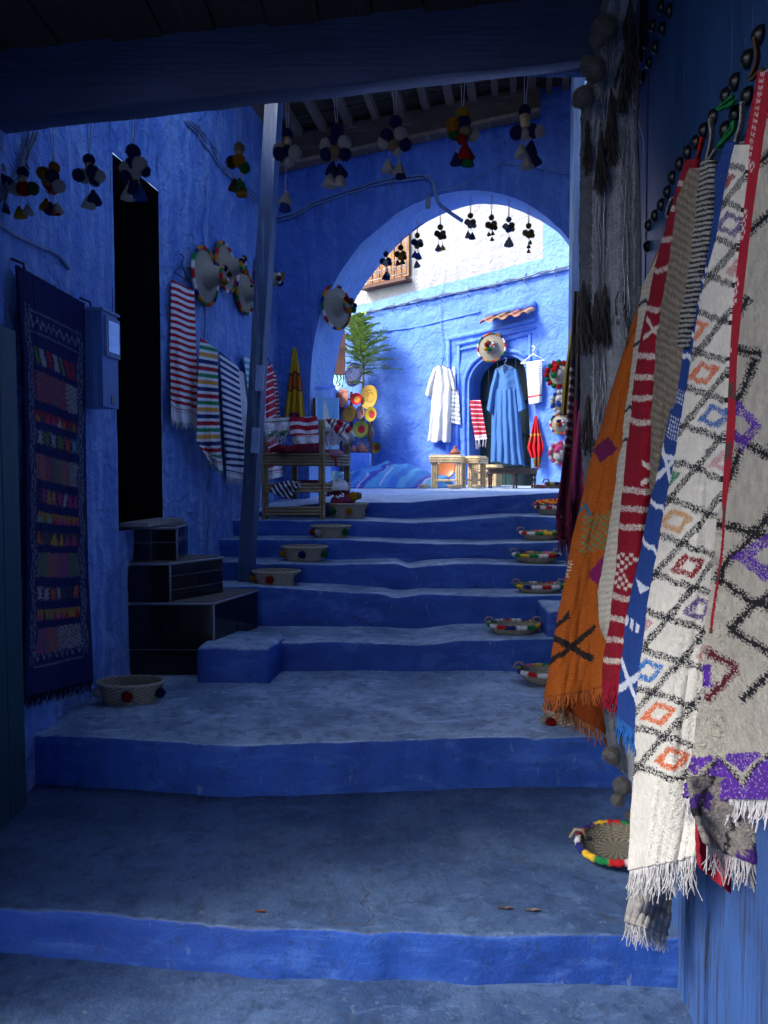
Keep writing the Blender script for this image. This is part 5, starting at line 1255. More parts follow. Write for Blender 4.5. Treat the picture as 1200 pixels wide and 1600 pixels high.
# big cream
BC_L = [(1200, 112), (1186, 216), (1171, 310), (1161, 372), (1149, 466), (1146, 544), (1141, 656), (1133, 750), (1123, 844), (1115, 906), (1105, 980), (1098, 1080), (1085, 1180), (1068, 1246)]
BC_R = [(1330, 20), (1345, 400), (1360, 800), (1365, 1100), (1360, 1255)]
def bigcream(U, Vv):
    Lp = resamp(BC_L, 200); Rp = resamp(BC_R, 200); vi = np.linspace(0, 1, 200)
    X_ = np.interp(Vv, vi, Lp[:, 0]) * (1 - U) + np.interp(Vv, vi, Rp[:, 0]) * U; Y_ = np.interp(Vv, vi, Lp[:, 1]) * (1 - U) + np.interp(Vv, vi, Rp[:, 1]) * U
    out = col((.74, .70, .60)) + 0 * U[..., None]; out = out * (.92 + .10 * vnoise(U * 8, Vv * 16, 6)[..., None])
    K = (.018, .018, .025)
    def comb(x0, y0, x1, y1, wd, c, out):
        dx, dy = x1 - x0, y1 - y0; Ls = math.hypot(dx, dy); s_ = ((X_ - x0) * dx + (Y_ - y0) * dy) / Ls; n_ = np.abs((X_ - x0) * dy - (Y_ - y0) * dx) / Ls
        lim = wd * (.38 + .62 * (np.sin(s_ * 1.15) > 0)); return pick((s_ > 0) & (s_ < Ls) & (n_ < lim), c, out)
    for a in ((1150, 680, 1230, 725), (1150, 650, 1185, 560), (1147, 500, 1175, 462), (1120, 815, 1240, 850), (1135, 770, 1160, 700), (1125, 910, 1215, 790), (1125, 905, 1230, 960), (1150, 985, 1240, 905), (1150, 985, 1240, 1040), (1165, 1095, 1240, 1030), (1150, 545, 1195, 552),
              (1172, 270, 1215, 235), (1165, 370, 1215, 330), (1180, 200, 1215, 165), (1210, 700, 1300, 600), (1215, 960, 1330, 880), (1215, 800, 1330, 860), (1240, 1040, 1340, 960)):
        out = comb(*a, 8.5, K, out)
    P_ = (.16, .045, .52)
    def dia(x, y, rx_, ry_, c, out, hole=.42):
        m = np.abs(X_ - x) / rx_ + np.abs(Y_ - y) / ry_; return pick((m < 1) & (m > hole) & (np.sin(X_ * .9 + Y_ * 1.3) > -.75), c, out)
    out = dia(1163, 665, 30, 42, P_, out); out = dia(1205, 870, 50, 40, P_, out); out = dia(1290, 690, 40, 45, P_, out)
    for a in ((1106, 1015, 1162, 1045), (1162, 1045, 1108, 1095)): out = comb(*a, 8, (.16, .015, .04), out)
    out = pick((np.abs(X_ - 1112) < 7) & (np.abs(Y_ - 1055) < 18), P_, out)
    bot = np.interp(X_, [1060, 1200, 1360], [1246, 1238, 1255]); d = bot - Y_; band_ = (d < 62)
    zz = np.abs(((X_ - 1085) / 84) % 1 - .5) * 2
    out = pick(band_ & (d < 58 - 52 * zz + 0), P_, out); out = pick(band_ & (d > 62 - 30 * zz) & (d < 62) & (zz > .3), P_, out)
    out = pick(band_ & (np.abs(d - (14 + 44 * (1 - zz))) < 6) & (np.sin(X_ * 1.1) > -.4), K, out)
    out = pick(band_ & (np.abs(out[..., 2] - .52) < .03) & (np.sin(X_ * .8) * np.sin(Y_ * .8) > .72), (.6, .55, .6), out)
    return out
t, A = rug('zigzag_rug', 'large cream wool rug with black toothed zigzags and violet diamonds', BC_L, BC_R, (1.70, 1.74), (1.16, 1.22), bigcream, M_shag, 170, 700, .04, fr=(190, .05, .0024, (.68, .66, .68), 17), seed=19, fold=(.045, .9), bulge=.015, thick=.018)
def under(U, Vv):
    out = col((.34, .31, .29)) + 0 * U[..., None]; out = pick(vnoise(U * 9, Vv * 5, 7) > .35, (.09, .03, .26), out); return pick(np.abs(((U * 3 + Vv) % 1) - .5) < .06, (.03, .03, .04), out)
ob, A2 = cloth('back_fold', [(1075, 1215), (1085, 1270), (1105, 1320)], [(1290, 1210), (1290, 1320), (1280, 1385)], pl_Y(1.66), 70, 50, under, M_shag, t, fold=(.08, 1.6), thick=.015, seed=6)
fringe(t, A2, 130, .06, .0022, (.5, .48, .5), 18, name='back_fringe')
t, A = cloth_thing('red_throw', 'red cloth hem showing under the fringe of the zigzag rug', 'textile', [(1088, 1270), (1090, 1330), (1093, 1355)], [(1160, 1270), (1150, 1360), (1140, 1395)], pl_Y(1.78), 30, 40, solid((.30, .012, .03)), M_wool, fold=(.04, 1.2), seed=8, thick=.01)
# yarn ties to the studs
for (pts, c, lab) in (([(1180, 60), (1183, 95), (1172, 125), (1192, 108)], 'brown', 'dark cord tying the slim red rug to an iron stud'), ([(1145, 150), (1120, 172), (1140, 163), (1150, 155), (1138, 168)], 'green', 'green yarn tie knotted on the studs above the blue rug'),
                      ([(1148, 190), (1140, 205), (1120, 232), (1145, 205), (1148, 188)], 'green', 'green yarn tie trailing over the blue rug top'), ([(1160, 160), (1158, 195), (1150, 225), (1165, 222)], 'grey', 'white yarn tie at the lattice rug top'), ([(1110, 185), (1112, 215), (1104, 255), (1118, 235)], 'grey', 'pale cord tie at the braid top'),
                      ([(1098, 215), (1092, 240), (1085, 262)], 'red', 'red twisted yarn tie above the shaggy rug'), ([(1050, 310), (1042, 335), (1052, 345)], 'grey', 'frayed pale tie above the narrow ribbed rug')):
    q = [RW(a, b, .06) for a, b in pts]; mb = MB()
    for o_ in (0, .006, -.005): mb.tube([Vector(p) + Vector((o_, o_, o_ * .5 + .004 * fbm(Vector(p) * 9 + Vector((o_ * 300, 0, 0)), 3))) for p in smooth_poly([tuple(p) for p in q], 16)], .0035, 5)
    tag(mb.build('yarn_tie', yarn_mat(c), None, True, org=tuple(q[0])), lab, 'yarn tie')

# ------------------------------------------------------------------ grey wedding blanket
def blank(U, Vv):
    out = col((.46, .50, .60)) + 0 * U[..., None]; out = out * (.9 + .4 * (vnoise(U * 60, Vv * 3, 3)[..., None] * .5 + .3))
    return pick((U < .2) | (U > .93), (.20, .22, .28), out)
t, A = cloth_thing('fringed_blanket', 'grey white blanket with dark tufts and wool bobbles hanging beside studded door', 'blanket', [(955, -60), (930, 60), (908, 170), (905, 400), (908, 650), (918, 900), (940, 1080), (955, 1190)], [(1000, -60), (997, 60), (996, 200), (1000, 400), (1000, 700), (1000, 1000), (1010, 1180), (1020, 1250)], pl_rug((2.93, 2.9), (2.9, 2.8), .02), 90, 400, blank, M_shag, seed=21, fold=(.05, 2.2), thick=.012)
mb = MB(); rn = random.Random(9)
for i in range(140):
    u = rn.randint(18, 84); v = rn.randint(20, 300); p = Vector(A[u, v]) + Vector((0, -.012, 0)); g = rn.uniform(.5, .8)
    strands(mb, [p, p + Vector((.01, 0, 0))], 1, rn.uniform(.15, .5), .0016, (g * .95, g, g * 1.1), .04, i, k=4)
o = mb.build('loose_threads', M_yarn, t); o['kind'] = 'stuff'
for (x0, y0, y1, wd) in ((985, 0, 155, 9), (955, 140, 250, 8), (975, 95, 150, 6), (940, 205, 290, 9), (918, 190, 245, 4), (972, 400, 500, 8), (945, 445, 530, 9), (930, 460, 505, 6), (918, 620, 690, 8), (912, 440, 545, 10)):
    mb = MB(); a = P(x0, y0, 2.84); b = P(x0 - 2, y1, 2.84)
    for q_ in range(5):
        strands(mb, [a + Vector((-wd * .0005 * q_, 0, -.03 * q_)), a + Vector((wd * .0005 * q_, 0, -.03 * q_))], 14, (a - b).length * (1 - .12 * q_), .003, lambda r: random.choice([(.06, .055, .06), (.10, .09, .09), (.035, .035, .04)]), .16, int(x0) + q_, k=5)
    o = mb.build('tuft', M_yarn, t)
for (px, py, r) in ((945, 45, 20), (935, 60, 14), (928, 108, 18), (918, 100, 12), (912, 152, 17), (903, 158, 10), (955, 1180, 14), (972, 1228, 15), (965, 1250, 11), (1072, 1395, 14), (1078, 1412, 12), (985, 1275, 9)):
    ball(t, P(px, py, 2.8 if py < 1300 else 2.25), r * 2.8 / 1200, 'grey', 3, 'bobble')
# dark shawls at the corner post
def shawl(c1, c2):
    return lambda U, Vv: pick(np.sin(U * 26 + Vv * 3) > .2, c1, col(c2) + 0 * U[..., None])
cloth_thing('olive_scarf', 'olive scarf hanging at the corner post beside pompom hats', 'scarf', [(900, 470), (888, 545), (880, 600), (877, 648)], [(908, 470), (900, 545), (896, 600), (893, 650)], pl_Y(4.98), 24, 80, shawl((.14, .11, .02), (.09, .07, .015)), seed=31, fold=(.03, 2))
t, A = cloth_thing('burgundy_shawl', 'long burgundy shawl with heavy fringe hanging from the corner post', 'shawl', [(897, 455), (893, 520), (890, 600), (884, 680), (877, 740), (870, 790)], [(912, 455), (916, 560), (918, 680), (918, 760), (916, 800)], pl_Y(4.9), 40, 140, lambda U, Vv: pick((np.sin(Vv * 160) > .4) & (U < .3) & (Vv > .35) & (Vv < .75), (.30, .24, .26), pick(Vv > .5, (.07, .006, .022), col((.02, .015, .02)) + 0 * U[..., None])), M_wool, seed=32, fold=(.06, 2.5))
fringe(t, A, 130, .26, .004, lambda r: random.choice([(.16, .008, .035), (.10, .006, .03), (.05, .01, .02)]), 33, .10)
t, A = cloth_thing('magenta_shawl', 'dark magenta fringed shawl tucked behind the orange rug', 'shawl', [(905, 640), (897, 700), (894, 750)], [(925, 640), (925, 700), (925, 755)], pl_Y(4.75), 24, 60, solid((.13, .012, .055)), M_wool, seed=34, fold=(.04, 2))
fringe(t, A, 60, .12, .004, (.16, .015, .07), 35, .1)

# ------------------------------------------------------------------ bamboo furniture
def cane(parent, a, b, r, tone=None):
    a, b = Vector(a), Vector(b); L_ = (b - a).length; n = max(2, int(L_ / .13)); pts, rr = [], []
    for i in range(n):
        for f, q in ((0, 1.0), (.06, 1.16), (.12, 1.0), (.6, .95)):
            pts.append(a.lerp(b, (i + f) / n)); rr.append(r * q)
    pts.append(b); rr.append(r); c = tone or random.uniform(.75, 1.1)
    mb = MB(); mb.tube(pts, rr, 8, col=tuple(min(1, x * c) for x in parent.get('tone', (.50, .36, .18)))); return mb.build('cane', M_bamboo, parent, True)
def bundle(parent, a, b, r, n, axis):
    for i in range(n): cane(parent, Vector(a) + Vector(axis) * (r * 2.02 * (i - (n - 1) / 2)), Vector(b) + Vector(axis) * (r * 2.02 * (i - (n - 1) / 2)), r)
sh_fl, sh_fr, sh_br, sh_bl = Vector((-.875, 5.66, 1.175)), Vector((-.458, 5.67, 1.175)), Vector((-.295, 6.13, 1.308)), Vector((-.715, 6.14, 1.308))
sh = thing('bamboo_shelf', 'bamboo shelf unit draped with folded towels at the top of the stairs', 'shelf', sh_fl)
sh['tone'] = (.34, .25, .14)
ZT = dict(fl=1.83, fr=1.905, br=1.87, bl=1.87)
for p, z in ((sh_fl, ZT['fl']), (sh_fr, ZT['fr']), (sh_br, ZT['br']), (sh_bl, ZT['bl'])):
    bundle(sh, p, Vector((p.x, p.y, z)), .0125, 2, (1, 0, 0)); cane(sh, p + Vector((0, .026, 0)), Vector((p.x, p.y + .026, z)), .0125)
for z0, n in ((1.235, 3), (1.405, 3), (1.615, 4)):
    for a, b in ((sh_fl, sh_fr), (sh_fr, sh_br), (sh_bl, sh_br), (sh_fl, sh_bl)):
        if z0 < 1.3 and not (a is sh_fl and b is sh_fr): continue
        o_ = Vector((0, -.022, 0)) if (a is sh_fl and b is sh_fr) else Vector((0.02, 0, 0))
        bundle(sh, Vector((a.x, a.y, z0)) + o_, Vector((b.x, b.y, z0)) + o_, .0115, n, (0, 0, 1))
for z0 in (1.425, 1.64):
    for i in range(14):
        f = (i + .5) / 14; a = sh_fl.lerp(sh_bl, f); b = sh_fr.lerp(sh_br, f); cane(sh, (a.x, a.y, z0), (b.x, b.y, z0), .012)
for a, b in ((sh_fl, sh_bl), (sh_fr, sh_br), (sh_bl, sh_br), (sh_fl, sh_fr)):
    cane(sh, (a.x, a.y, 1.815), (b.x, b.y, 1.835), .012)
def drape(name, label, L, R, Y, colf, mat=None, fr=None, **kw):
    kw.setdefault('thick', .012); kw.setdefault('fold', (.05, 1.8)); return cloth_thing(name, label, 'towel', L, R, pl_Y(Y), 50, 80, colf, mat, None, fr, **kw)
rs = stripes([(1.4, (.42, .015, .04)), (1, WHT)], 3.2, base=WHT, hem=.7, wav=.03)
drape('folded_towel', 'white towel with green and orange embroidery over the shelf end', [(411, 655), (412, 670), (414, 682)], [(453, 652), (452, 668), (448, 680)], 5.62, lambda U, Vv: pick((Vv > .72) & (vnoise(U * 14, Vv * 8, 2) > 0), (.02, .2, .07), pick((Vv > .55) & (U > .55) & (vnoise(U * 20, Vv * 20, 4) > .2), (.6, .12, .04), pick(np.abs(Vv - .2) < .05, (.3, .25, .22), col(WHT) + 0 * U[..., None]))), seed=41, fr=(26, .05, .003, WHT, 41))
drape('folded_towel', 'red and white striped towel with tasselled hem over shelf top', [(452, 652), (454, 675), (460, 694)], [(495, 651), (497, 672), (498, 692)], 5.6, rs, seed=42, fr=(40, .03, .0035, (.4, .03, .06), 42))
drape('folded_towel', 'red and white striped towel folded over the shelf side facing courtyard', [(509, 655), (522, 672), (536, 690)], [(526, 655), (545, 664), (555, 682)], 5.72, stripes([(1.3, (.5, .015, .05)), (.5, WHT), (.3, (.04, .02, .03)), (.5, WHT)], 2.2, slant=.4, base=WHT, hem=.75), seed=43, fr=(22, .03, .003, WHT, 43))
drape('folded_towel', 'pale towel bundled beneath the striped towel on the shelf side', [(508, 666), (508, 685), (512, 698)], [(530, 672), (532, 688), (528, 694)], 5.8, solid((.62, .62, .70)), seed=44)
def pile(name, label, px, py, Y, w, h, colf, n=1.6, seed=0):
    c = P(px, py, Y); nu, nv = 40, 24; u = np.linspace(0, 2 * np.pi, nu)[:, None]; v = np.linspace(0, 1, nv)[None, :]
    rr = np.sin(np.pi / 2 * np.minimum(1, v * 1.15)) * (1 + .12 * vnoise(np.cos(u) * 3, np.sin(u) * 3 + v * 4, seed)); k = Y / 1200
    X = c.x + np.cos(u) * rr * w * k / 2; Yy = c.y + np.sin(u) * rr * .15; Z = c.z + .002 + np.maximum(0, (1 - v ** n)) * h * k * (1 + .25 * vnoise(np.cos(u) * 4, np.sin(u) * 4 + v * 5, seed + 3)) + 0 * u
    t = thing(name, label, 'towel', c); np_grid('cloth', np.stack([X, Yy, Z], -1), np.clip(colf(u / 6.28 + 0 * v, v + 0 * u), 0, 1), M_cloth, t, .006); return t
def zs(c): return lambda U, Vv: col(c) * (.85 + .3 * (np.sin(Vv * 60) > 0)[..., None]) + 0 * U[..., None]
pile('folded_towel', 'dark red folded towel lying on the middle shelf', 446, 707, 5.74, 44, 9, zs((.26, .015, .03)), 4, 51)
pile('folded_towel', 'plum coloured towel lying on the middle shelf behind the stripes', 482, 708, 5.8, 52, 16, solid((.26, .035, .09)), 3, 52)
pile('folded_towel', 'cream and plum towels folded at the shelf side below the stripes', 518, 713, 5.9, 36, 9, zs((.4, .2, .25)), 3, 53)
drape('folded_towel', 'navy and white zebra striped towel hanging off the lower shelf', [(421, 767), (432, 756), (452, 752)], [(452, 781), (458, 772), (470, 753)], 5.62, stripes([(1, (.015, .018, .05)), (.8, WHT)], 5, slant=.5, base=WHT), seed=45, fr=(12, .05, .003, WHT, 45))
pile('folded_towel', 'dark plum towel lying on the lower shelf', 478, 760, 5.8, 56, 8, solid((.10, .012, .03)), 4, 54)
tt = pile('folded_towel', 'white towel heaped on the lower shelf with red yarn tassels', 527, 766, 5.92, 34, 15, solid((.7, .68, .72)), 2, 55)
mb = MB(); b0 = P(516, 760, 5.86); strands(mb, [b0, b0 + Vector((.09, .03, 0))], 70, .07, .005, (.55, .02, .08), .9, 5); mb.build('red_tassel', M_yarn, tt)
mb = MB(); b0 = P(518, 712, 5.72); mb.tube([b0, b0 + Vector((.03, -.01, -.02)), b0 + Vector((.035, -.01, -.08))], .009, 6); tag(mb.build('red_tassel', yarn_mat('red'), None, True, org=b0), 'single red tassel hanging from the middle shelf edge', 'tassel')

def bamboo_table(px, py, Y, w, d, h, rot, label, name='bamboo_table', cat='table'):
    b = P(px, py, Y); b.z = floor_z(Y) + .004; t = thing(name, label, cat, b); R_ = Matrix.Rotation(rot, 3, 'Z'); r = .013; t['tone'] = (.95, .70, .36)
    g = lambda x, y, z: b + R_ @ Vector((x, y, z))
    for sx in (-1, 1):
        for sy in (-1, 1):
            for i in range(3): cane(t, g(sx * (w / 2 - .02 - i * .026), sy * (d / 2), 0), g(sx * (w / 2 - .02 - i * .026), sy * (d / 2), h - .03), r)
    for z in (h - .02, h - .046, h - .072):
        for sy in (-1, 1): cane(t, g(-w / 2 - .01, sy * (d / 2 + .02), z), g(w / 2 + .01, sy * (d / 2 + .02), z), r)
        for sx in (-1, 1): cane(t, g(sx * (w / 2 + .005), -d / 2, z), g(sx * (w / 2 + .005), d / 2, z), r)
    for sy in (-1, 1): cane(t, g(-w / 2 + .05, sy * d / 2, .09), g(w / 2 - .05, sy * d / 2, .09), r)
    n = int(d / (2 * r))
    for i in range(n): cane(t, g(-w / 2, -d / 2 + (i + .5) * d / n, h - .005), g(w / 2, -d / 2 + (i + .5) * d / n, h - .005), r)
    return t
bamboo_table(698, 762, 9.25, .38, .34, .385, -.10, 'square bamboo table carrying the small clay tajine in courtyard')
bamboo_table(739, 762, 9.42, .25, .30, .375, -.45, 'narrow bamboo table standing against the tajine table')
bamboo_table(765, 758, 10.0, .26, .26, .27, -.4, 'low bamboo stool behind the dark carved bench')
# carved bench
bp_ = P(800, 760, 9.05); bp_.z = floor_z(9.05) + .004
bn = thing('carved_bench', 'low dark carved wooden bench on turned legs before blue door', 'bench', bp_)
mb = MB(); pts = [(-.29, -.10), (-.2, -.135), (0, -.15), (.2, -.135), (.29, -.10), (.29, .12), (-.29, .12)]
mb.prism([(bp_.x + x, bp_.y + y) for x, y in pts], bp_.z + .215, bp_.z + .238); mb.build('top', M_darkwood, bn)
mb = MB(); mb.prism([(bp_.x + x * .95, bp_.y + y * .93) for x, y in pts], bp_.z + .17, bp_.z + .215); mb.build('apron', M_darkwood, bn)
for x, y in ((-.255, -.07), (0, -.12), (.255, -.07), (-.255, .09), (.255, .09), (.07, .1)):
    mb = MB(); mb.lathe([(.008, 0), (.014, .01), (.009, .03), (.013, .06), (.018, .11), (.010, .125), (.019, .145), (.019, .18)], bp_ + Vector((x, y, 0)), None, 12); mb.build('leg', M_darkwood, bn, True)
def pot(name, label, cat, p, prof, mat, sx=1, **kw):
    mb = MB(); mb.lathe(prof, p, None, 28, **kw); return tag(mb.build(name, mat, None, True, org=p), label, cat)
tp = P(711, 712, 9.25); tp.z = floor_z(9.25) + .404
tj = thing('tajine', 'small glazed clay tajine with conical lid on bamboo table', 'tajine', tp)
mb = MB(); mb.lathe([(.05, 0), (.075, .012), (.08, .022), (.06, .022)], tp, None, 28); mb.build('dish', M_terra, tj, True)
mb = MB(); mb.lathe([(.062, .022), (.055, .035), (.03, .06), (.017, .075), (.022, .085), (.02, .095), (.004, .1)], tp, None, 28); mb.build('lid', M_terra, tj, True)
M_palebowl = simple('pale_wicker', (.5, .37, .22), .8, .4, .6, 90)
for px, Y, r, lab in ((662, 8.95, .062, 'small pale bowl on courtyard floor by the blue textiles'), (711, 8.9, .095, 'wide pale bowl on courtyard floor in front of tajine table'), (745, 8.95, .058, 'small pale bowl on courtyard floor by the narrow table')):
    p = P(px, 763, Y); p.z = floor_z(Y) + .006; pot('bowl', lab, 'bowl', p, [(r * .6, 0), (r * .9, .02), (r, .045), (r * .92, .045), (r * .6, .012)], M_palebowl)
p = P(846, 757, 9.3); p.z = floor_z(9.3) + .006; pot('clay_dish', 'shallow terracotta dish on the floor by the red shawl', 'dish', p, [(.09, 0), (.12, .02), (.13, .035), (.12, .035), (.08, .012)], M_terra)
p = P(594, 752, 10.2)
p = P(697, 733, 10.2); mb = MB(); mb.lathe([(.01, 0), (.1, .004), (.13, .02), (.135, .03), (.11, .016), (.01, .014)], p, (Vector((-.3, -1, .25)).to_track_quat('Z', 'Y')).to_matrix(), 28); tag(mb.build('orange_plate', simple('orange_glaze', (.65, .2, .05), .3, .2, .05), None, True, org=p), 'orange plate leaning behind the tajine table', 'plate')

# ------------------------------------------------------------------ textiles heaped on the courtyard floor
nu, nv = 90, 40; u = np.linspace(0, 1, nu)[:, None]; v = np.linspace(0, 1, nv)[None, :]
Yg = 10.9 - 1.75 * v + 0 * u + .08 * vnoise(u * 6, v * 2, 1); Xg = (-.62 + 1.55 * u + 0 * v) * (Yg / 10.0) + .06 * vnoise(u * 3, v * 5, 4)
hg = (.26 * np.sin(np.pi * np.clip(v * 1.02, 0, 1)) ** .8) * (.35 + .65 * np.clip(np.sin(np.pi * u * .95 + .15), 0, 1)) * (1 + .38 * vnoise(u * 7, v * 3, 2) + .12 * vnoise(u * 20, v * 11, 6)) * np.where(u > .93, (1 - u) / .07, 1)
Zg = floor_z(Yg) + .006 + np.maximum(0, hg)
pal = np.array([(.08, .28, .58), (.05, .17, .50), (.10, .32, .58), (.06, .20, .52), (.06, .08, .38), (.13, .37, .60), (.05, .17, .50), (.08, .26, .58), (.05, .08, .36), (.10, .33, .58)])
si = np.floor((u * 1.0 + v * .45) * 13 + .5 * vnoise(u * 4, v * 3, 8)).astype(int) % 10
Cg = pal[si]; ff = ((u + v * .45) * 13) % 1; Cg = np.where(((ff < .08) & (si % 4 == 0))[..., None], np.array((.6, .65, .75)), Cg)
hp = thing('textile_heap', 'heap of striped blue and turquoise blankets spread on courtyard floor', 'blankets', (0.1, 10, floor_z(10)))
np_grid('cloth', np.stack([Xg, Yg, Zg], -1), Cg, M_cloth, hp, .008)
def heap2(U, Vv): return pick(np.sin(Vv * 20 + U * 4) > 0, (.35, .55, .30), col((.55, .65, .68)) + 0 * U[..., None])
cloth_thing('pale_cloth', 'green and white striped cloth draped beside the blue box', 'textile', [(518, 736), (516, 750), (514, 764)], [(548, 738), (552, 750), (556, 763)], pl_Y(9.6), 40, 40, heap2, seed=61, fold=(.12, 1.5))

# ------------------------------------------------------------------ courtyard garments
def body_cloth(parent, name, L, R, nu, nv, c, off, fold, bulge, seed, thick=.012, place=pl_FW, **kw):
    return cloth(name, L, R, place, nu, nv, c if callable(c) else solid(c), M_cloth, parent, fold=fold, bulge=bulge, off=off, seed=seed, thick=thick, **kw)
WR = (.66, .67, .68)
rb = thing('white_robe', 'long white robe on a black hanger against the blue courtyard wall', 'robe', FW(687, 697, .05))
body_cloth(rb, 'body', [(684, 572), (677, 577), (674, 600), (674, 640), (671, 670), (668, 690)], [(693, 572), (702, 576), (706, 600), (706, 640), (705, 670), (704, 690)], 60, 120, lambda U, Vv: pick((Vv < .16) & (np.abs(U - .5) < .16 - Vv * 1.0), (.35, .42, .62), col(WR) + 0 * U[..., None]), .03, (.05, 2.4), .08, 71, hem=4)
body_cloth(rb, 'sleeve', [(678, 576), (670, 596), (665, 617)], [(682, 582), (677, 602), (673, 621)], 20, 40, WR, .05, (.03, 1.2), .04, 72)
body_cloth(rb, 'sleeve', [(700, 576), (705, 595), (707, 608)], [(704, 577), (710, 595), (713, 610)], 20, 40, WR, .05, (.03, 1.2), .04, 73)
hanger(rb, FW(691, 570, .07), .10, (.82, -.57, 0), M_black, .10, .05, .006)
t, A = cloth_thing('striped_cloth', 'white cloth with blue-grey stripes hanging beside the white robe', 'towel', [(707, 608), (703, 630), (702, 660)], [(716, 608), (718, 635), (720, 664)], pl_FW, 30, 90, stripes([(.5, (.28, .36, .42)), (1, (.8, .8, .78))], 8, base=(.8, .8, .78)), fold=(.04, 1.5), off=.03, seed=74)
mb = MB(); a = FW(709, 573, .05); mb.tube([a, FW(710, 590, .05), FW(711, 610, .05)], .018, 6); mb.build('strap', simple('white_cotton', (.75, .76, .78), .9, .1, .3), t, True)
DB = (.075, .20, .46)
bd = thing('blue_dress', 'long blue gathered dress on a hanger in the courtyard doorway', 'dress', FW(792, 728, .05))
body_cloth(bd, 'bodice', [(783, 573), (774, 577), (771, 590), (771, 610)], [(797, 572), (804, 576), (807, 590), (808, 610)], 50, 50, lambda U, Vv: pick((Vv < .42) & (np.abs(U - .5) < .22 - Vv * .5), (.02, .05, .12), col(DB) + 0 * U[..., None]), .03, (.02, 2), .07, 75)
body_cloth(bd, 'skirt', [(771, 608), (769, 640), (768, 690), (767, 722)], [(808, 608), (812, 640), (816, 690), (820, 730)], 110, 110, solid(DB), .03, (.055, 5.0), .10, 76, hem=5)
body_cloth(bd, 'sleeve', [(775, 577), (767, 605), (761, 640)], [(779, 590), (773, 615), (769, 648)], 24, 50, DB, .06, (.04, 1.4), .05, 77)
body_cloth(bd, 'sleeve', [(803, 577), (807, 608), (810, 645)], [(807, 577), (814, 608), (821, 638)], 24, 50, DB, .06, (.04, 1.4), .05, 78)
hanger(bd, FW(789, 570, .08), .12, (.82, -.57, 0), M_wire_pale, .09, .05, .007)
t, A = cloth_thing('striped_scarf', 'red scarf with black and white stripes hanging left of the blue dress', 'scarf', [(734, 626), (737, 655), (743, 688)], [(751, 625), (756, 655), (761, 686)], pl_FW, 40, 120, stripes([(1, (.5, .02, .06)), (.35, (.03, .02, .03)), (.6, (.55, .05, .08)), (.4, (.7, .66, .66))], 9, slant=-.03, base=(.75, .72, .74), hem=.88), fold=(.04, 1.2), off=.05, seed=79)
fringe(t, A, 6, .13, .006, (.75, .73, .74), 80, .05)
ws = thing('white_scarf', 'white finely striped scarf folded over a white hanger', 'scarf', FW(835, 630, .05))
body_cloth(ws, 'cloth', [(823, 566), (824, 600), (827, 632)], [(847, 564), (847, 600), (846, 628)], 40, 120, lambda U, Vv: pick((Vv > .80) & (Vv < .85), (.6, .12, .12), pick((np.sin(Vv * 110) > .3) & (np.sin(U * 50) > -.6) & (Vv < .78), (.48, .46, .50), col((.80, .79, .79)) + 0 * U[..., None])), .05, (.03, 1.2), .02, 81)
hanger(ws, FW(833, 553, .06), .17, (.82, -.57, .05), M_whiteplastic, .10, .10, .009)
t, A = cloth_thing('red_shawl', 'bright red shawl gathered at the top with green yellow tail', 'shawl', [(836, 650), (830, 675), (824, 700), (830, 716)], [(839, 650), (844, 675), (849, 698), (846, 714)], pl_FW, 50, 90, lambda U, Vv: pick((np.abs(Vv - .45) < .03), (.6, .35, .05), pick((Vv > .5) & (Vv < .62) & (np.sin(U * 30) > .3), (.35, .12, .06), col((.62, .02, .03)) + 0 * U[..., None])), fold=(.10, 3), off=.04, seed=82, ramp_=.1)
fringe(t, A[15:45], 40, .14, .007, lambda r: random.choice([(.5, .02, .03), (.10, .2, .04), (.5, .35, .05), (.05, .12, .03)]), 83, .12)
mb = MB(); mb.tube([FW(835, 632, .05), FW(837, 650, .05)], .006, 5); mb.build('cord', M_string, t)

# ------------------------------------------------------------------ plates, pots, plant, picture, blue box
def plate(px, py, w_, h_, rings, label, dY=.55, name='plate', sx=None, floral=None):
    Y = FW(px, py).y - dY; p = P(px, py, Y); R_ = h_ * Y / 2400; t_ = max(.25, min(1, w_ / h_)); an = math.acos(t_)
    nrm = Vector((-math.sin(an) * .9, -math.cos(an), .10)); nrm = Vector((math.sin(an) * (-1), -math.cos(an), .08))
    rot = nrm.normalized().to_track_quat('Z', 'Y').to_matrix(); prof = []; N_ = 18
    rnd = np.random.default_rng(int(px * 7 + py))
    for k in range(N_ + 1):
        f = 1 - k / N_; prof.append((max(.001, R_ * f), .035 * (f ** 2) + (.008 if f > .62 else 0)))
    def cf(j, k):
        f = 1 - j / N_
        c = rings[-1][1]
        for rr, cc in rings:
            if f <= rr: c = cc; break
        if floral and .3 < f < .95 and (math.sin(k * floral[1]) * math.sin(f * 22) > .25): c = floral[0]
        return c
    mb = MB(); mb.lathe(prof, p, rot, 40, colf=cf, close=False); mb.lathe([(R_, .04), (R_ * .98, .03), (R_ * .6, -.005), (.001, -.012)], p, rot, 40, close=False)
    mb.c[-160:] = [rings[-1][1]] * 160
    o = mb.build(name, M_attr_gloss, None, True, org=p); return tag(o, label, 'plate')
OY = (.62, .33, .05); LI = (.36, .42, .05); RDp = (.60, .02, .03)
plate(555, 586, 27, 38, [(.45, (.04, .06, .16)), (.6, (.015, .025, .12)), (.7, (.06, .08, .2)), (1, (.012, .02, .10))], 'large dark blue plate behind the thin tree trunk', .25, floral=((.07, .09, .2), .9))
plate(522, 618, 13, 17, [(.7, (.65, .28, .04)), (1, (.03, .04, .14))], 'small orange plate with navy rim at display top')
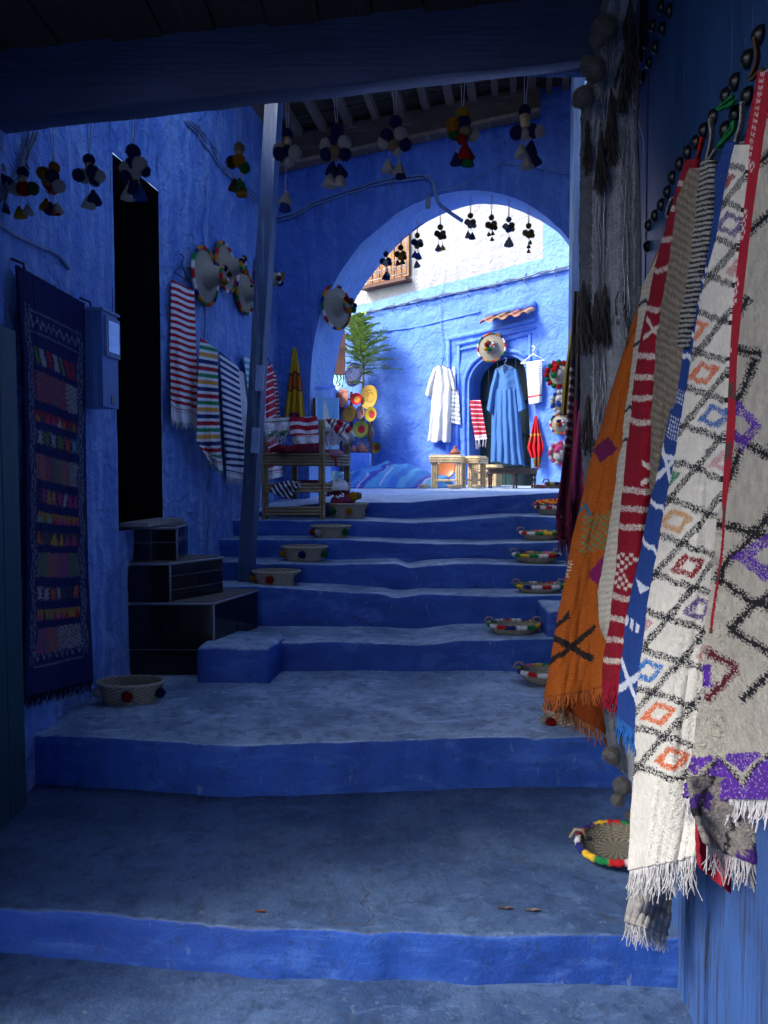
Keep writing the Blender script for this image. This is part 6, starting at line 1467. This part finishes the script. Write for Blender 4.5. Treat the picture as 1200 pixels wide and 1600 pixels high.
plate(538, 622, 20, 29, [(.3, (.6, .3, .2)), (.85, (.55, .18, .10)), (1, (.5, .2, .1))], 'salmon pink patterned plate beside the red ringed plate', floral=((.7, .45, .32), 1.3))
plate(558, 624, 18, 19, [(.28, (.65, .3, .04)), (.5, (.7, .35, .05)), (.85, RDp), (1, (.45, .02, .03))], 'bright red plate with orange centre', .6)
plate(579, 621, 27, 37, [(.3, (.5, .3, .04)), (.45, (.4, .16, .03)), (.8, OY), (.88, (.35, .16, .03)), (1, OY)], 'large ochre oval plate with brown rings', floral=((.30, .30, .05), .7))
plate(530, 640, 13, 17, [(.3, (.3, .35, .45)), (.6, (.04, .05, .18)), (1, (.15, .18, .3))], 'small navy and grey ringed plate')
plate(527, 653, 12, 15, [(.3, (.5, .25, .1)), (.7, (.18, .06, .03)), (1, (.4, .2, .1))], 'small brown ringed plate')
plate(540, 650, 16, 26, [(.8, (.65, .55, .42)), (1, (.5, .2, .1))], 'cream plate half hidden behind the orange ringed plate', .5)
plate(549, 647, 20, 27, [(.3, (.36, .36, .06)), (.42, (.65, .3, .04)), (.55, (.7, .4, .08)), (.68, (.62, .25, .03)), (.82, (.7, .4, .08)), (1, (.62, .25, .03))], 'orange plate with concentric rings and olive heart', .6)
plate(566, 646, 15, 22, [(.3, (.5, .1, .06)), (.85, (.55, .5, .45)), (1, (.25, .1, .06))], 'white and brown floral plate in the display', floral=((.25, .05, .03), 1.1))
plate(582, 648, 18, 23, [(.5, (.5, .03, .05)), (.9, (.66, .52, .03)), (1, (.5, .42, .04))], 'yellow plate with crimson centre', .6)
plate(565, 671, 25, 27, [(.45, (.65, .02, .03)), (.52, (.65, .5, .15)), (.93, LI), (1, (.3, .32, .04))], 'lime green plate with scarlet centre', .65)
plate(580, 676, 14, 32, [(.4, (.3, .28, .2)), (.9, (.16, .15, .12)), (1, (.4, .15, .12))], 'dark floral plate behind the lime green one', .5, floral=((.5, .48, .4), .9))
plate(569, 692, 18, 26, [(.9, (.6, .58, .55)), (1, (.35, .25, .2))], 'white and grey scribbled plate near display foot', .55, floral=((.3, .28, .27), 1.7))
plate(588, 700, 17, 18, [(.5, (.55, .08, .06)), (.6, (.35, .12, .05)), (.92, LI), (1, (.25, .28, .05))], 'small olive plate with red centre low on the wall', .3)
plate(525, 690, 16, 20, [(.6, (.6, .25, .15)), (1, (.6, .45, .35))], 'pale orange plate seen below the shelf towels', .6)
cp = plate(531, 595, 18, 30, [(1, (.30, .62, .66))], 'turquoise plate with black brush calligraphy', .5, 'calligraphy_plate')
Yc = FW(531, 595).y - .5
for k, pts in enumerate(([(526, 585), (528, 592), (525, 600)], [(530, 584), (533, 590), (529, 597), (533, 603)], [(535, 585), (537, 591), (534, 598)], [(527, 604), (531, 601), (536, 603)])):
    mb = MB(); mb.tube([P(a, b, Yc - .045) for a, b in pts], .011, 6); o = mb.build('brush_stroke', M_black, cp)
rk = thing('plate_rack', 'plain wooden rack holding the coloured plates', 'rack', P(555, 740, 10.9))
for px in (533, 549, 566, 580):
    a = P(px, 612, FW(px, 640).y - .46); mb = MB(); mb.box((a.x, a.y, (a.z + floor_z(a.y)) / 2), (.04, .03, a.z - floor_z(a.y))); mb.build('upright', M_brownwood, rk)
for py in (624, 650, 676):
    a = P(528, py, FW(528, py).y - .45); b = P(585, py, FW(585, py).y - .45); mb = MB(); mb.tube([a, b], .014, 4); mb.build('crossbar', M_brownwood, rk)
bx0 = P(561, 722, 10.1); mb = MB(); zb = floor_z(10.1)
bxp = thing('blue_box', 'blue painted masonry box carrying small clay pots', 'box', (bx0.x, 10.1, zb))
ztop = P(561, 708, 10.1).z; mb.prism([(bx0.x - .15, 9.95), (bx0.x + .14, 9.95), (bx0.x + .16, 10.3), (bx0.x - .15, 10.3)], zb, ztop); mb.build('body', M_farpale, bxp)
for px, h, r, lab in ((552, .10, .045, 'small red clay pot at the edge of the blue box'), (564, .13, .06, 'round red clay teapot on the blue box'), (571, .07, .035, 'tiny red clay cup on the blue box')):
    p = P(px, 708, 10.1); p.z = ztop + .003; t = thing('clay_pot', lab, 'pot', p); mb = MB(); mb.lathe([(r * .6, 0), (r, h * .3), (r * .9, h * .6), (r * .5, h * .8), (r * .55, h * .85), (r * .2, h * .95), (r * .05, h)], p, None, 20); mb.build('body', M_terra, t, True)
    mb = MB(); mb.tube([p + Vector((r * .8, -.01, h * .3)), p + Vector((r * 1.4, -.02, h * .55)), p + Vector((r * 1.6, -.02, h * .75))], .009, 6); mb.build('spout', M_terra, t, True)
# small conifer in a pot
tr0 = P(567, 612, 11.15); rt = P(567, 740, 11.15); rt.z = floor_z(11.15)
tree = thing('potted_conifer', 'slender young conifer with feathery green branches against courtyard wall', 'tree', rt)
mb = MB(); mb.lathe([(.09, 0), (.13, .2), (.14, .22), (.11, .22)], rt, None, 20); mb.build('pot', M_terra, tree, True)
topt = P(557, 495, 11.15); mb = MB(); mb.tube([rt + Vector((0, 0, .15)), tr0, P(568, 570, 11.15), P(563, 530, 11.15), topt], [.022, .020, .018, .012, .004], 8); mb.build('trunk', simple('pale_bark', (.30, .24, .17), .9, .4, .5, 40), tree, True)
mb = MB(); rn = random.Random(12)
def frond(base, d, L_):
    d = d.normalized(); pts = []; q = Vector(base); dd = Vector(d)
    for i in range(9): pts.append(q.copy()); q = q + dd * (L_ / 8); dd = (dd + Vector((0, 0, -.035 + rn.uniform(-.03, .03)))).normalized()
    mb.tube(pts, [.006 * (1 - i / 10) for i in range(9)], 4, col=(.10, .14, .04))
    side = d.cross(Vector((0, 0, 1))).normalized()
    for i in range(1, 9):
        for m in range(4):
            f = m / 4; b = pts[i - 1].lerp(pts[i], f); l = .125 * (1.15 - i / 9) * rn.uniform(.7, 1.1) + .02
            for s_ in (-1, 1):
                tip = b + (side * s_ * .85 + d * .6 + Vector((0, 0, rn.uniform(-.35, .25)))).normalized() * l; w_ = d * .011; g = rn.uniform(.6, 1.3)
                c = (.36 * g, .50 * g, .14 * g); mb.add([b - w_, b + w_, tip + w_ * .5, tip - w_ * .2], [(0, 1, 2, 3)], c)
for k in range(46):
    f = (k + .5) / 46; z = P(565, 578 - 78 * f, 11.15).z; base = Vector((tr0.x + (topt.x - tr0.x) * f, 11.15, z)); an = k * 2.4; L_ = .66 * (1 - .70 * f) * rn.uniform(.7, 1.15)
    frond(base, Vector((math.cos(an) + .15, math.sin(an) * .7 - .1, .12 + .7 * f)), L_)
frond(P(566, 560, 11.1), Vector((1, -.2, .45)), .52); frond(P(566, 550, 11.1), Vector((.8, -.3, .75)), .5); frond(P(567, 598, 11.1), Vector((-.9, -.2, .12)), .24); frond(P(567, 585, 11.1), Vector((.6, -.5, .2)), .14)
cr = mb.build('crown', attr_mat('conifer_green', .7, 40, .1, .3, sheen=0), tree)
for k in range(3):
    pass
# brown board hung on the courtyard side wall
b0 = P(531, 551, 11.0); mb = MB(); mb.box(b0, (.15, .10, .62)); tag(mb.build('wooden_board', M_brownwood, None, org=b0), 'upright red-brown wooden board beside the conifer crown', 'board')
# picture against the arch jamb
pcx = thing('framed_picture', 'painted picture of pale sails on blue leaning in the arch', 'picture', AW(505, 700, -.2))
c4 = [AW(486, 702, -.02), AW(523, 703, -.45), AW(523, 622, -.45), AW(486, 622, -.02)]
mb = MB(); tn = Vector((.03, -.02, 0)); mb.hexa([p + tn * .6 for p in c4], [p + tn * 1.2 for p in c4]); mb.build('backing', M_brownwood, pcx)
nu, nv = 50, 70; u = np.linspace(0, 1, nu)[:, None, None]; v = np.linspace(0, 1, nv)[None, :, None]
cA = [np.array(p + tn * 1.4) for p in c4]; G_ = (cA[3] * (1 - u) + cA[2] * u) * (1 - v) + (cA[0] * (1 - u) + cA[1] * u) * v; U, Vv = u[..., 0] + 0 * v[..., 0], v[..., 0] + 0 * u[..., 0]
Cc = col((.14, .36, .62)) + 0 * U[..., None]; Cc = pick(Vv > .55, (.30, .50, .68), Cc); Cc = pick(np.abs(U - .35 - .25 * Vv) < .13 * np.sin(np.pi * np.clip(Vv * 1.05, 0, 1)), (.62, .56, .46), Cc); Cc = pick(np.abs(U - .8 + .2 * Vv) < .06 * Vv, (.10, .30, .22), Cc); Cc = pick((U < .07) | (U > .95), (.35, .5, .7), Cc)
np_grid('canvas', G_, Cc, M_paint, pcx)
# bulb holder under the arch and small litter
p = AW(669, 318, .05); bl_ = thing('bulb_holder', 'small grey bulb holder hanging at the arch edge below cables', 'lamp holder', p); mb = MB(); mb.lathe([(.006, .06), (.018, .05), (.022, .0), (.02, -.04), (.004, -.045)], p, None, 14); mb.build('socket', M_trim, bl_, True); mb = MB(); mb.tube([p + Vector((0, 0, .06)), AW(668, 300, .04)], .004, 5); mb.build('cord', M_wire, bl_)
def litter(px, py, z, r, c, lab, name='dry_leaf'):
    p = PZ(px, py, z); mb = MB(); A_ = [[p + Vector((r * (i - 2) * .5, r * .28 * (j - 1) * (1 - abs(i - 2) / 2.4), .001 + .005 * abs(j - 1) + .002 * (i % 2))) for j in range(3)] for i in range(5)]; mb.grid(A_); tag(mb.build(name, simple(name + lab[:6], c, .8), None, org=p), lab, 'leaf')
litter(407, 1426, .165, .018, (.16, .05, .03), 'tiny red-brown leaf near the edge of the wide lower step'); litter(790, 1421, .165, .024, (.08, .06, .05), 'curled dark leaf on the wide lower step'); litter(832, 1424, .165, .026, (.12, .10, .09), 'flat grey-brown leaf beside the curled dark leaf')
mb = MB(); q = [P(512, 1517, 2.23), P(530, 1500, 2.23), P(546, 1482, 2.235)]; mb.tube(q, .002, 4); tag(mb.build('straw_bit', M_straw_plain, None, org=q[0]), 'thin pale straw clinging to the lowest riser', 'straw')
rough_block('floor_slab', [tuple(PZ(a, b, .39))[:2] for a, b in ((125, 1124), (316, 1114), (334, 1083), (195, 1086))], .372, .397, M_step, 6)



# grit and dust lumps gathered along the foot of the risers
mb = MB(); rn = random.Random(44)
for i in range(700):
    st = rn.choice([0, 0, 1, 1, 1, 2]); x = rn.uniform(-1.3, .85)
    yb = nose_y(st, x) if st < 3 else 0
    near = rn.random() < .6
    if st == 0: y = rn.uniform(yb + .05, nose_y(1, x)) if not near else nose_y(1, x) - rn.uniform(0, .05); z = .168
    elif st == 1: y = rn.uniform(yb + .05, 4.25) if not near else 4.27 - rn.uniform(0, .05); z = .396
    else: y = yb - rn.uniform(0, .3); z = .396; 
    if st == 2: x = rn.uniform(-.5, .9)
    r = rn.uniform(.0012, .004); g = rn.uniform(.03, .22); c = (g, g * .95, g * .9)
    p = Vector((x, y, z + r * .3)); mb.add([p + Vector((r, 0, 0)), p + Vector((-r * .6, r * .8, 0)), p + Vector((-r * .5, -r * .9, 0)), p + Vector((rn.uniform(-.3, .3) * r, 0, r * 1.2))], [(0, 1, 3), (1, 2, 3), (2, 0, 3), (0, 2, 1)], c)
o = mb.build('grit', attr_mat('grit', .9, 90, .1, .2, sheen=0)); tag(o, 'scattered grit and crumbs of plaster on the wide steps', 'grit', kind='stuff')
